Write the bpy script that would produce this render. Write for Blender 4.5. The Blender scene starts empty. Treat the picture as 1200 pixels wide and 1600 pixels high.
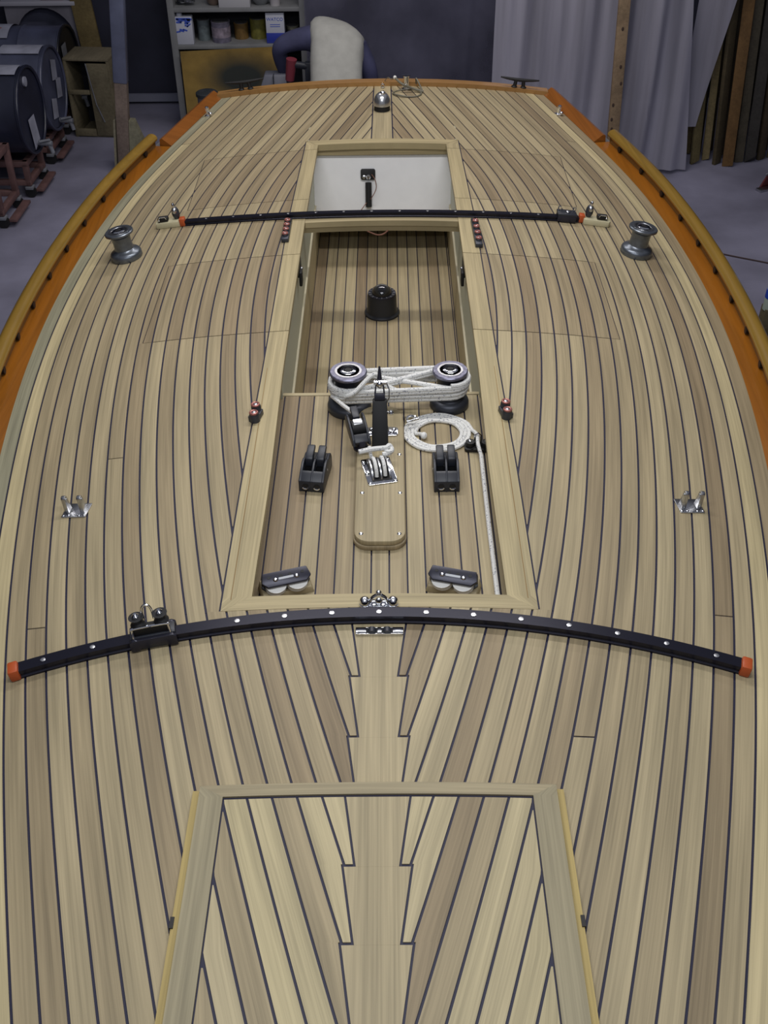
import bpy, bmesh, math, random
from mathutils import Vector, Matrix, Euler
random.seed(7)
PI = math.pi
R = math.radians
sc = bpy.context.scene
COL = sc.collection

# ------------------------------------------------------------------ camera, world, lights, exposure
F_PX, CAM_H = 1720.0, 1.95
PITCH, YAW, ROLL, CAM_X = R(38.917), R(0.509), R(-0.729), 0.0334
def _axes():
    f = Vector((0, math.cos(PITCH), -math.sin(PITCH))); u = Vector((0, math.sin(PITCH), math.cos(PITCH))); r = Vector((1, 0, 0))
    c, s = math.cos(ROLL), math.sin(ROLL)
    r, u = c * r + s * u, -s * r + c * u
    Rz = Matrix.Rotation(YAW, 3, 'Z')
    return Rz @ f, Rz @ r, Rz @ u
CF, CR, CU = _axes()
CO = Vector((CAM_X, 0, CAM_H))
cam = bpy.data.objects.new('camera', bpy.data.cameras.new('camera'))
COL.objects.link(cam)
cam.data.sensor_fit = 'AUTO'; cam.data.sensor_width = 36.0; cam.data.lens = 36.0 * F_PX / 1600.0
cam.data.clip_start = 0.05; cam.data.clip_end = 100
m3 = Matrix((CR, CU, -CF)).transposed()
cam.matrix_world = Matrix.Translation(CO) @ m3.to_4x4()
sc.camera = cam

world = bpy.data.worlds.new('workshop_air'); sc.world = world; world.use_nodes = True
world.node_tree.nodes['Background'].inputs[0].default_value = (0.80, 0.83, 1.0, 1)
world.node_tree.nodes['Background'].inputs[1].default_value = 0.20

def area(name, loc, sx, sy, power, col=(0.95, 0.97, 1.0), rot=(0, 0, 0)):
    l = bpy.data.lights.new(name, 'AREA'); l.shape = 'RECTANGLE'; l.size = sx; l.size_y = sy; l.energy = power; l.color = col
    o = bpy.data.objects.new(name, l); COL.objects.link(o); o.location = loc; o.rotation_euler = rot
    return o
# fluorescent tubes hung across the boat, plus added fill lamps fore and aft
area('tube_or_fill_lamp', (0.0, 6.00, 2.35), 2.2, 0.14, 38, (1.0, 0.94, 0.91))  # added fill lamp, brightens and warms the stern deck
area('tube_or_fill_lamp', (0.0, 3.71, 2.35), 2.2, 0.14, 44, (1.0, 0.97, 0.95))
area('tube_or_fill_lamp', (0.0, 1.51, 2.40), 2.2, 0.14, 36)
area('tube_or_fill_lamp', (0.0, -0.7, 2.75), 2.2, 0.14, 26)  # added fill lamp, brightens the white bulkhead from forward
sc.view_settings.view_transform = 'Standard'; sc.view_settings.look = 'None'; sc.view_settings.gamma = 1.0
sc.view_settings.use_curve_mapping = False
sc.view_settings.exposure = -0.12

# ------------------------------------------------------------------ helpers
CAMB = 0.0745                    # deck camber: z = -CAMB x^2
FLOOR = -0.95
def zd(x): return -CAMB * x * x
def at(px, py, z0=0.0, camber=True):
    d = CF + CR * ((px - 600) / F_PX) - CU * ((py - 800) / F_PX)
    z = z0
    for _ in range(14):
        t = (z - CAM_H) / d.z; P = CO + d * t
        z = z0 + (zd(P.x) if camber else 0.0)
    return P
def at_y(px, py, Y):
    d = CF + CR * ((px - 600) / F_PX) - CU * ((py - 800) / F_PX)
    return CO + d * ((Y - CO.y) / d.y)

class MB:
    def __init__(s): s.v = []; s.f = []; s.uv = {}
    def add(s, vs, fs, M=None):
        o = len(s.v)
        s.v += [(M @ Vector(p)) if M is not None else Vector(p) for p in vs]
        s.f += [tuple(i + o for i in q) for q in fs]
        return s
    def box(s, c, d, M=None, rot=None):
        x, y, z = d[0] / 2, d[1] / 2, d[2] / 2
        vs = [Vector((a * x, b * y, e * z)) for e in (-1, 1) for b in (-1, 1) for a in (-1, 1)]
        if rot is not None: Rm = Euler(rot).to_matrix(); vs = [Rm @ p for p in vs]
        vs = [p + Vector(c) for p in vs]
        return s.add(vs, [(0, 2, 3, 1), (4, 5, 7, 6), (0, 1, 5, 4), (2, 6, 7, 3), (0, 4, 6, 2), (1, 3, 7, 5)], M)
    def lathe(s, prof, seg=24, c=(0, 0, 0), M=None, sx=1, sy=1):
        vs = []; fs = []; n = len(prof)
        for (r, z) in prof:
            for i in range(seg):
                a = 2 * PI * i / seg
                vs.append((c[0] + r * math.cos(a) * sx, c[1] + r * math.sin(a) * sy, c[2] + z))
        for j in range(n - 1):
            for i in range(seg):
                k = (i + 1) % seg
                fs.append((j * seg + i, j * seg + k, (j + 1) * seg + k, (j + 1) * seg + i))
        fs.append(tuple(reversed(range(seg)))); fs.append(tuple((n - 1) * seg + i for i in range(seg)))
        return s.add(vs, fs, M)
    def cyl(s, p0, p1, r, seg=14, r1=None, M=None):
        p0, p1 = Vector(p0), Vector(p1); r1 = r if r1 is None else r1
        q = (p1 - p0).to_track_quat('Z', 'Y').to_matrix().to_4x4(); L = (p1 - p0).length
        T = Matrix.Translation(p0) @ q
        return s.lathe([(r, 0), (r1, L)], seg, M=(M @ T) if M is not None else T)
    def sphere(s, c, r, seg=16, rings=9, M=None, zmin=-1.0):
        rr = r if hasattr(r, '__len__') else (r, r, r)
        prof = []
        for j in range(rings + 1):
            t = -PI / 2 + PI * j / rings
            z = max(math.sin(t), zmin); prof.append((max(math.sqrt(max(0, 1 - z * z)), 1e-3), z))
        vs = []; n = len(prof)
        T = Matrix.Translation(Vector(c)) @ Matrix.Diagonal((rr[0], rr[1], rr[2], 1))
        return s.lathe(prof, seg, M=(M @ T) if M is not None else T)
    def tube(s, path, r, seg=10, closed=False, M=None):
        P = [Vector(p) for p in path]; n = len(P); vs = []; fs = []
        rad = r if hasattr(r, '__len__') else [r] * n
        up = Vector((0, 0, 1)); N = None
        for i in range(n):
            a = P[(i - 1) % n] if (closed or i > 0) else P[i]; b = P[(i + 1) % n] if (closed or i < n - 1) else P[i]
            t = (b - a).normalized() if (b - a).length > 1e-9 else Vector((1, 0, 0))
            if N is None:
                N = up - t * up.dot(t)
                if N.length < 0.05: N = Vector((1, 0, 0)) - t * t.x
            else: N = N - t * N.dot(t)
            N.normalize(); B = t.cross(N)
            for k in range(seg):
                g = 2 * PI * k / seg
                vs.append(P[i] + (N * math.cos(g) + B * math.sin(g)) * rad[i])
        m = n if closed else n - 1
        for i in range(m):
            j = (i + 1) % n
            for k in range(seg):
                l = (k + 1) % seg
                fs.append((i * seg + k, i * seg + l, j * seg + l, j * seg + k))
        if not closed: fs.append(tuple(reversed(range(seg)))); fs.append(tuple((n - 1) * seg + k for k in range(seg)))
        return s.add(vs, fs, M)
    def prism(s, poly, z0, z1, M=None):
        n = len(poly)
        vs = [(x, y, z0) for x, y in poly] + [(x, y, z1) for x, y in poly]
        fs = [tuple(reversed(range(n))), tuple(range(n, 2 * n))] + [(i, (i + 1) % n, n + (i + 1) % n, n + i) for i in range(n)]
        return s.add(vs, fs, M)
    def torus(s, c, Rr, r, seg=24, ts=8, M=None):
        T = Matrix.Translation(Vector(c)); 
        return s.tube([(Rr * math.cos(2 * PI * i / seg), Rr * math.sin(2 * PI * i / seg), 0) for i in range(seg)], r, ts, True, (M @ T) if M is not None else T)
    def build(s, name, mat, parent=None, smooth=True, bevel=0, color=None, uv=None, segs=2):
        me = bpy.data.meshes.new(name); me.from_pydata([tuple(p) for p in s.v], [], s.f)
        bm = bmesh.new(); bm.from_mesh(me)
        bmesh.ops.recalc_face_normals(bm, faces=bm.faces)
        if bevel: bmesh.ops.bevel(bm, geom=[e for e in bm.edges if len(e.link_faces) == 2 and e.calc_face_angle(0) > 0.5], offset=bevel, segments=segs, affect='EDGES', profile=0.5, clamp_overlap=True)
        bm.to_mesh(me); bm.free()
        if uv:
            L = me.uv_layers.new(name='UVMap')
            for lp in me.loops: L.data[lp.index].uv = uv(me.vertices[lp.vertex_index].co)
        if smooth:
            for p in me.polygons: p.use_smooth = True
            me.set_sharp_from_angle(angle=R(38))
        for m in (mat if isinstance(mat, (list, tuple)) else [mat]): me.materials.append(m)
        o = bpy.data.objects.new(name, me); COL.objects.link(o)
        if parent is not None: o.parent = parent
        if color: o.color = (*color, 1)
        return o
def tag(o, label=None, cat=None, group=None, kind=None):
    if label: o['label'] = label
    if cat: o['category'] = cat
    if group: o['group'] = group
    if kind: o['kind'] = kind
    return o
def thing(name, label, cat, loc=(0, 0, 0), rot=(0, 0, 0), group=None):
    o = bpy.data.objects.new(name, None); COL.objects.link(o); o.empty_display_size = 0.05
    o.location = loc; o.rotation_euler = rot
    return tag(o, label, cat, group)
def dup(root, loc, rot, label, scale=None):
    r = root.copy(); COL.objects.link(r); r.location = loc; r.rotation_euler = rot; r['label'] = label
    if scale: r.scale = scale
    for ch in list(root.children):
        c = ch.copy(); COL.objects.link(c); c.parent = r
        for g in list(ch.children):
            d = g.copy(); COL.objects.link(d); d.parent = c
    return r
def tilt(x, rz=0.0): return (Matrix.Rotation(math.atan(2 * CAMB * x), 3, 'Y') @ Matrix.Rotation(rz, 3, 'Z')).to_euler()
def spline(pts, n=8, closed=False):
    P = [Vector(p) for p in pts]; out = []; m = len(P)
    rng = range(m if closed else m - 1)
    for i in rng:
        p0 = P[(i - 1) % m] if (closed or i > 0) else P[i]; p1 = P[i]; p2 = P[(i + 1) % m]; p3 = P[(i + 2) % m] if (closed or i < m - 2) else P[(i + 1) % m]
        for k in range(n):
            t = k / n
            out.append(0.5 * ((2 * p1) + (p2 - p0) * t + (2 * p0 - 5 * p1 + 4 * p2 - p3) * t * t + (3 * p1 - p0 - 3 * p2 + p3) * t ** 3))
    if not closed: out.append(P[-1])
    return out

# ------------------------------------------------------------------ materials
def mat(name, col, rough=0.5, metal=0.0, spec=0.5, noise=0.0, nscale=20, bump=0.0, coat=0.0, ndet=4):
    m = bpy.data.materials.new(name); m.use_nodes = True; nt = m.node_tree; b = nt.nodes['Principled BSDF']
    b.inputs['Base Color'].default_value = (*col, 1); b.inputs['Roughness'].default_value = rough; b.inputs['Metallic'].default_value = metal
    b.inputs['Specular IOR Level'].default_value = spec; b.inputs['Coat Weight'].default_value = coat; b.inputs['Coat Roughness'].default_value = 0.08
    if noise or bump:
        tc = nt.nodes.new('ShaderNodeTexCoord'); n = nt.nodes.new('ShaderNodeTexNoise')
        n.inputs['Scale'].default_value = nscale; n.inputs['Detail'].default_value = ndet
        nt.links.new(tc.outputs['Object'], n.inputs['Vector'])
        if noise:
            mp = nt.nodes.new('ShaderNodeMapRange'); mp.inputs['From Min'].default_value = 0.3; mp.inputs['From Max'].default_value = 0.7
            mp.inputs['To Min'].default_value = 1 - noise; mp.inputs['To Max'].default_value = 1 + noise
            nt.links.new(n.outputs['Fac'], mp.inputs['Value'])
            vm = nt.nodes.new('ShaderNodeVectorMath'); vm.operation = 'SCALE'; vm.inputs[0].default_value = col
            nt.links.new(mp.outputs['Result'], vm.inputs['Scale']); nt.links.new(vm.outputs['Vector'], b.inputs['Base Color'])
        if bump:
            bp = nt.nodes.new('ShaderNodeBump'); bp.inputs['Strength'].default_value = bump; bp.inputs['Distance'].default_value = 0.01
            nt.links.new(n.outputs['Fac'], bp.inputs['Height']); nt.links.new(bp.outputs['Normal'], b.inputs['Normal'])
    return m
def wood(name, rough=0.55, col=None, grain=0.22, coat=0.0, su=2.5, sv=130, use_uv=True):
    """plank wood: colour of the single piece (object colour) times long streaks along the grain"""
    m = bpy.data.materials.new(name); m.use_nodes = True; nt = m.node_tree; N = nt.nodes; L = nt.links; b = N['Principled BSDF']
    b.inputs['Roughness'].default_value = rough; b.inputs['Coat Weight'].default_value = coat; b.inputs['Coat Roughness'].default_value = 0.12
    b.inputs['Specular IOR Level'].default_value = 0.35
    tc = N.new('ShaderNodeTexCoord'); oi = N.new('ShaderNodeObjectInfo')
    mp = N.new('ShaderNodeMapping'); mp.inputs['Scale'].default_value = (su, sv, 1) if use_uv else (sv, su, sv)
    L.new(tc.outputs['UV' if use_uv else 'Object'], mp.inputs['Vector'])
    mul = N.new('ShaderNodeMath'); mul.operation = 'MULTIPLY'; mul.inputs[1].default_value = 37.0; L.new(oi.outputs['Random'], mul.inputs[0])
    L.new(mul.outputs[0], mp.inputs['Location'])
    n1 = N.new('ShaderNodeTexNoise'); n1.inputs['Scale'].default_value = 1.0; n1.inputs['Detail'].default_value = 5; n1.inputs['Roughness'].default_value = 0.6
    L.new(mp.outputs[0], n1.inputs['Vector'])
    mp2 = N.new('ShaderNodeMapping'); mp2.inputs['Scale'].default_value = (su * 0.6, sv * 0.22, 1) if use_uv else (sv * 0.16, su * 0.6, sv * 0.16)
    L.new(tc.outputs['UV' if use_uv else 'Object'], mp2.inputs['Vector']); L.new(mul.outputs[0], mp2.inputs['Location'])
    n2 = N.new('ShaderNodeTexNoise'); n2.inputs['Scale'].default_value = 1.0; n2.inputs['Detail'].default_value = 3; L.new(mp2.outputs[0], n2.inputs['Vector'])
    ad = N.new('ShaderNodeMath'); ad.operation = 'ADD'; L.new(n1.outputs['Fac'], ad.inputs[0]); L.new(n2.outputs['Fac'], ad.inputs[1])
    mr = N.new('ShaderNodeMapRange'); mr.inputs['From Min'].default_value = 0.7; mr.inputs['From Max'].default_value = 1.3
    mr.inputs['To Min'].default_value = 1 - grain; mr.inputs['To Max'].default_value = 1 + grain; L.new(ad.outputs[0], mr.inputs['Value'])
    vm = N.new('ShaderNodeVectorMath'); vm.operation = 'SCALE'; L.new(mr.outputs[0], vm.inputs['Scale'])
    if col: vm.inputs[0].default_value = col
    else: L.new(oi.outputs['Color'], vm.inputs[0])
    L.new(vm.outputs['Vector'], b.inputs['Base Color'])
    bp = N.new('ShaderNodeBump'); bp.inputs['Strength'].default_value = 0.06; bp.inputs['Distance'].default_value = 0.003
    L.new(n1.outputs['Fac'], bp.inputs['Height']); L.new(bp.outputs['Normal'], b.inputs['Normal'])
    return m
TEAK = wood('teak', grain=0.26, sv=190)
VARN = wood('varnished_mahogany', rough=0.3, coat=0.6, grain=0.2)
RAW = wood('raw_timber', rough=0.75, grain=0.25, use_uv=False, su=6, sv=60)
CAULK = mat('black_caulk', (0.014, 0.014, 0.040), 0.6)
DARK = mat('black_plastic', (0.022, 0.025, 0.034), 0.42)
BLACK = mat('black_rubber', (0.008, 0.008, 0.009), 0.6)
ANOD = mat('dark_anodised', (0.03, 0.03, 0.045), 0.35, 0.4)
RAILM = mat('anodised_track', (0.016, 0.016, 0.028), 0.3, 0.5)
GREYW = mat('grey_winch_alloy', (0.16, 0.18, 0.21), 0.34, 0.75, noise=0.12, nscale=60)
DWIN = mat('charcoal_winch_alloy', (0.055, 0.06, 0.075), 0.42, 0.5)
CHROME = mat('polished_steel', (0.78, 0.79, 0.82), 0.09, 1.0)
STEEL = mat('satin_steel', (0.55, 0.56, 0.58), 0.3, 1.0)
ORANGE = mat('orange_plastic', (0.46, 0.085, 0.02), 0.4)
REDM = mat('copper_anodised', (0.34, 0.13, 0.11), 0.35, 0.4)
WHITE = mat('white_nylon', (0.75, 0.75, 0.72), 0.4)
CREAM = mat('cream_panel', (0.86, 0.87, 0.88), 0.5, noise=0.04, nscale=8)
SAGE = mat('pale_sage_panel', (0.50, 0.51, 0.40), 0.5)
HULLM = mat('hull_paint', (0.30, 0.30, 0.33), 0.3)
WIRE = mat('brown_wire', (0.20, 0.09, 0.06), 0.5)
GCABLE = mat('grey_cable', (0.16, 0.15, 0.11), 0.5)
def rope_mat():
    m = mat('white_braid', (0.62, 0.62, 0.60), 0.75); nt = m.node_tree; b = nt.nodes['Principled BSDF']
    tc = nt.nodes.new('ShaderNodeTexCoord'); n = nt.nodes.new('ShaderNodeTexNoise'); n.inputs['Scale'].default_value = 190; n.inputs['Detail'].default_value = 1
    cr = nt.nodes.new('ShaderNodeValToRGB'); cr.color_ramp.elements[0].position = 0.30; cr.color_ramp.elements[0].color = (0.22, 0.23, 0.28, 1)
    cr.color_ramp.elements[1].position = 0.40; cr.color_ramp.elements[1].color = (0.78, 0.78, 0.75, 1)
    nt.links.new(tc.outputs['Object'], n.inputs['Vector']); nt.links.new(n.outputs['Fac'], cr.inputs['Fac']); nt.links.new(cr.outputs['Color'], b.inputs['Base Color'])
    return m
ROPE = rope_mat()

# teak tones (albedo)
T_MID = (0.345, 0.281, 0.168); T_LIGHT = (0.44, 0.372, 0.225); T_DARK = (0.235, 0.175, 0.105); T_GREY = (0.29, 0.275, 0.185)
def mixc(a, b, t): return tuple(a[i] * (1 - t) + b[i] * t for i in range(3))
def rnd_teak(rng, dark=0.0):
    q = rng.random()
    c = mixc(T_MID, T_LIGHT, rng.random() * 0.8) if q < 0.55 else mixc(T_MID, T_DARK, rng.random() * 0.9)
    return mixc(c, T_DARK, dark)

# ------------------------------------------------------------------ room
def struct(o): o['kind'] = 'structure'; return o
CONC = mat('concrete_floor', (0.235, 0.23, 0.31), 0.7, noise=0.28, nscale=2.2, bump=0.15, ndet=8)
struct(MB().box((0, 5.5, FLOOR - 0.05), (11, 15, 0.1)).build('floor', CONC, smooth=False))
WALLM = mat('dark_wall_panel', (0.030, 0.032, 0.055), 0.6, noise=0.3, nscale=3)
struct(MB().box((0, 8.75, 1.2), (11, 0.1, 4.4)).build('wall_back', WALLM, smooth=False))
struct(MB().box((-5.45, 5.5, 1.2), (0.1, 15, 4.4)).build('wall_left', WALLM, smooth=False))
struct(MB().box((5.45, 5.5, 1.2), (0.1, 15, 4.4)).build('wall_right', WALLM, smooth=False))
p = at_y(243, 181, 8.68)
struct(MB().box((-1.75, 8.68, FLOOR + 0.05), (2.2, 0.03, 0.055)).build('baseboard_back', mat('baseboard_paint', (0.22, 0.23, 0.30), 0.6), smooth=False))

# ------------------------------------------------------------------ hull plan
EK = [0.6, 1.2, 1.9, 2.6, 3.2, 3.8, 4.4, 5.0, 5.6, 6.2, 6.8]
EV = [0.6525, 0.8439, 1.0393, 1.18, 1.2595, 1.2915, 1.2655, 1.1781, 1.0179, 0.8427, 0.6474]
def _spl():
    n = len(EK); h = [EK[i + 1] - EK[i] for i in range(n - 1)]
    a = [0.0] * n; b = [1.0] * n; c = [0.0] * n; d = [0.0] * n
    for i in range(1, n - 1):
        a[i] = h[i - 1]; b[i] = 2 * (h[i - 1] + h[i]); c[i] = h[i]; d[i] = 6 * ((EV[i + 1] - EV[i]) / h[i] - (EV[i] - EV[i - 1]) / h[i - 1])
    for i in range(1, n):
        w = a[i] / b[i - 1]; b[i] -= w * c[i - 1]; d[i] -= w * d[i - 1]
    m = [0.0] * n; m[-1] = d[-1] / b[-1]
    for i in range(n - 2, -1, -1): m[i] = (d[i] - c[i] * m[i + 1]) / b[i]
    return h, m
_H, _M = _spl()
def edge(y):
    i = 0
    while i < len(EK) - 2 and y > EK[i + 1]: i += 1
    t = y - EK[i]; u = EK[i + 1] - y; h = _H[i]
    return _M[i] * u ** 3 / (6 * h) + _M[i + 1] * t ** 3 / (6 * h) + (EV[i] / h - _M[i] * h / 6) * u + (EV[i + 1] / h - _M[i + 1] * h / 6) * t
W = 0.0508
FY0, FDY = 0.30, 0.01
NY = int((6.4 - FY0) / FDY) + 1
def curve(k):
    """x of seam k (offset k plank widths inboard of the deck edge) on the regular y grid"""
    pts = []
    for i in range(0, 700):
        y = 0.2 + i * 0.01
        e = edge(y); de = (edge(y + 0.005) - edge(y - 0.005)) / 0.01; n = math.hypot(1, de)
        pts.append((y + de / n * k * W, e - k * W / n))
    out = []; j = 0
    for i in range(NY):
        y = FY0 + i * FDY
        while j < len(pts) - 2 and pts[j + 1][0] < y: j += 1
        (ya, xa), (yb, xb) = pts[j], pts[j + 1]
        out.append(xa + (xb - xa) * (y - ya) / (yb - ya))
    return out
CURVES = [curve(k) for k in range(27)]
def cx(k, y):
    t = (y - FY0) / FDY; i = max(0, min(NY - 2, int(t))); return CURVES[k][i] + (CURVES[k][i + 1] - CURVES[k][i]) * (t - i)
def lerp(tab, y):
    if y <= tab[0][0]: return tab[0][1]
    for (a, xa), (b, xb) in zip(tab, tab[1:]):
        if y <= b: return xa + (xb - xa) * (y - a) / (b - a)
    return tab[-1][1]
TRIM_OUT = [(2.03, 0.406), (2.6, 0.406), (3.2, 0.398), (4.37, 0.393), (5.30, 0.368)]
TRIM_IN = [(2.08, 0.330), (2.6, 0.324), (3.2, 0.330), (4.4, 0.323), (5.25, 0.309)]
Y_FWD, Y_AFT, Y_END, Y_BOW = 2.03, 5.305, 6.085, 0.62
HATCH_Y = 1.466
# nib corners of the king plank
NIB = []
for k in range(9, 22):
    for i in range(60, 240):
        y = FY0 + i * FDY
        if CURVES[k][i] < 0.067 <= CURVES[k][i + 1]: NIB.append(y + FDY * (0.067 - CURVES[k][i]) / (CURVES[k][i + 1] - CURVES[k][i])); break
NIB.sort()
def nib(y):
    if y < NIB[0]: return 0.055
    for a, b in zip(NIB, NIB[1:]):
        if a <= y < b: return 0.043 + 0.024 * (y - a) / (b - a)
    return 0.043 + 0.02 * min(1, (y - NIB[-1]) / 0.17)
G = 0.003
def lo(y):
    if y < HATCH_Y: return 0.365
    if y < Y_FWD: return nib(y) + 2 * G
    if y < Y_AFT: return lerp(TRIM_OUT, y) + G * 1.6
    return 0.052 - 0.006 * (y - Y_AFT) / 0.8 + G
LX = 0.856
LIDS = [(3.456, 4.068), (4.606, 5.19)]

boat = thing('sailboat', 'wooden sailboat with teak laid deck and varnished rails in the workshop', 'boat')

def strip(name, ys, fa, fb, zf, th, parent, color, side=1, material=None, jump=()):
    """a board between x=fa(y) (inboard) and x=fb(y) (outboard) over the stations ys"""
    st = [(y, fa(y), fb(y)) for y in ys]
    mb = MB(); n = len(st)
    for (y, a, b) in st:
        for x in (a, b):
            mb.v.append(Vector((side * x, y, zf(x))))
        for x in (a, b):
            mb.v.append(Vector((side * x, y, zf(x) - th)))
    for i in range(n - 1):
        o, q = i * 4, i * 4 + 4
        mb.f += [(o, o + 1, q + 1, q), (o + 2, q + 2, q + 3, o + 3), (o, q, q + 2, o + 2), (o + 1, o + 3, q + 3, q + 1)]
    mb.f += [(0, 2, 3, 1), (n * 4 - 4, n * 4 - 3, n * 4 - 1, n * 4 - 2)]
    mid = [(a + b) / 2 for _, a, b in st]; yy = [y for y, _, _ in st]
    tab = list(zip(yy, mid))
    return mb.build(name, material or TEAK, parent, smooth=False, color=color, uv=lambda co: (co.y, side * co.x - lerp(tab, co.y)))
def runs(y0, y1, fa, fb, marks=()):
    """stations where the board is wider than 3 mm, thinned, with steps kept; list of station lists"""
    out = []; cur = []
    n = max(2, int((y1 - y0) / 0.01) + 1)
    ys = [y0 + (y1 - y0) * i / (n - 1) for i in range(n)]
    for m in marks:
        if y0 < m < y1: ys += [m - 1e-4, m + 1e-4]
    ys.sort()
    for y in ys:
        if fb(y) - fa(y) > 0.0008: cur.append(y)
        else:
            if len(cur) > 3: out.append(cur)
            cur = []
    if len(cur) > 3: out.append(cur)
    res = []
    for c in out:
        keep = [c[0]]
        for i in range(1, len(c) - 1):
            a, m_, b = c[i - 1], c[i], c[i + 1]
            kink = False
            if b - m_ > 4e-3 and m_ - a > 4e-3:
                for f in (fa, fb):
                    if abs((f(b) - f(m_)) / (b - m_) - (f(m_) - f(a)) / (m_ - a)) > 0.02: kink = True
            if kink or any(abs(m_ - m) < 3e-4 for m in marks) or m_ - keep[-1] > 0.085: keep.append(m_)
        keep.append(c[-1]); res.append(keep)
    return res
MARKS = sorted([HATCH_Y, Y_FWD, Y_AFT] + NIB)

# black caulked sub-deck
mb = MB(); ys = [0.55 + i * 0.05 for i in range(112)]
for side in (-1, 1):
    o0 = len(mb.v); idx = 0; rows = []
    for y in sorted(ys + [Y_FWD - .001, Y_FWD, Y_AFT, Y_AFT + .001]):
        if y > Y_END: continue
        a = 0.0 if (y < Y_FWD or y > Y_AFT) else lerp(TRIM_IN, y) + 0.02
        b = edge(y) + 0.02
        row = []
        for t in range(7):
            x = a + (b - a) * t / 6; row.append(len(mb.v)); mb.v.append(Vector((side * x, y, zd(x) - 0.0028)))
        rows.append(row)
    for r0, r1 in zip(rows, rows[1:]):
        for t in range(6): mb.f.append((r0[t], r0[t + 1], r1[t + 1], r1[t]))
mb.build('caulked_subdeck', CAULK, boat, smooth=False)

# deck planks and locker lids
lid_roots = {}
for side in (-1, 1):
    for j in range(2):
        e = bpy.data.objects.new('locker_lid', None); COL.objects.link(e); e.parent = boat; lid_roots[(side, j)] = e
rngp = random.Random(11)
FIXED = {0: T_GREY, 1: mixc(T_LIGHT, (0.55, 0.46, 0.25), 0.5), 2: T_MID, 3: mixc(T_DARK, T_MID, 0.45), 4: mixc(T_LIGHT, T_MID, 0.1), 5: mixc(T_MID, T_DARK, .2), 6: mixc(T_MID, T_LIGHT, .5),
         7: T_MID, 8: mixc(T_MID, T_DARK, .35), 9: mixc(T_MID, T_LIGHT, .35), 10: mixc(T_MID, T_DARK, .25), 11: mixc(T_MID, T_LIGHT, .3)}
BUTT = {(-1, 3): [2.02], (1, 3): [2.05], (1, 4): [4.30], (-1, 2): [4.38], (1, 9): [1.62], (-1, 7): [2.75], (-1, 1): [5.45], (1, 2): [5.42]}
for side in (-1, 1):
    for k in range(0, 24):
        base = FIXED.get(k) or rnd_teak(rngp)
        base = mixc(base, rnd_teak(rngp), 0.35 if k < 12 else 1.0) if k > 1 else base
        fo = lambda y, k=k: cx(k, y) - (G if k else 0.0)
        fi = lambda y, k=k: max(cx(k + 1, y) + G, lo(y))
        used = [l for l in LIDS if min(cx(k + 1, l[0]), cx(k + 1, l[1]), cx(k + 1, (l[0] + l[1]) / 2)) < LX]
        cuts = [Y_BOW] + [q for l in used for q in l] + [Y_END]
        segs = []
        for a, b in zip(cuts, cuts[1:]):
            lid = next((j for j, l in enumerate(LIDS) if abs(l[0] - a) < 1e-6), None)
            bt = [q for q in BUTT.get((side, k), []) if a < q < b] if lid is None else []
            e = [a] + bt + [b]
            for a2, b2 in zip(e, e[1:]): segs.append((a2, b2, lid, a2 in bt, b2 in bt))
        inside = lambda y: max(cx(k + 1, y), lo(y)) < LX - 0.004
        if k == 0 and side == 1: base = mixc(T_DARK, T_MID, .6)
        for (a, b, lid, isb, ise) in segs:
            # a saw cut only where the lid edge really crosses this plank, or at a butt
            ga = 0.0022 if (isb or (a > Y_BOW and inside(a) and cx(k, a) < LX)) else 0.0
            gb = 0.0022 if (ise or (b < Y_END and inside(b) and cx(k, b) < LX)) else 0.0
            col = mixc(base, rnd_teak(rngp), 0.5) if isb else base
            jit = 1 + rngp.uniform(-0.02, 0.02); col = tuple(v * jit for v in col)
            if lid is None:
                for st in runs(a + ga, b - gb, fi, fo, MARKS): strip('deck_plank', st, fi, fo, zd, 0.006, boat, col, side)
            else:
                f1 = lambda y: max(fi(y), LX + 0.0015)
                f2 = lambda y: min(fo(y), LX - 0.0015)
                for st in runs(a, b, f1, fo, MARKS): strip('deck_plank', st, f1, fo, zd, 0.006, boat, col, side)
                for st in runs(a + 0.0026, b - 0.0026, fi, f2, MARKS): strip('plank', st, fi, f2, zd, 0.006, lid_roots[(side, lid)], mixc(col, (0.24, 0.175, 0.105), 0.32), side)
# king planks
def kb(y): return -(nib(y) - G * 0.5)
nk = lambda y: nib(y + 0.006)
MARKS_K = [m - 0.006 for m in MARKS]
st = runs(HATCH_Y - 0.02, Y_FWD - 0.002, lambda y: -nk(y), nk, MARKS_K)[0]
strip('king_plank', st, lambda y: -nk(y), nk, zd, 0.006, boat, mixc(T_LIGHT, T_MID, 0.55))
ka = lambda y: 0.052 - 0.006 * (y - Y_AFT) / 0.8 - G
st = runs(Y_AFT + 0.002, Y_END, lambda y: -ka(y), ka)[0]
strip('king_plank', st, lambda y: -ka(y), ka, zd, 0.006, boat, mixc(T_LIGHT, T_MID, 0.45))

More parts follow.
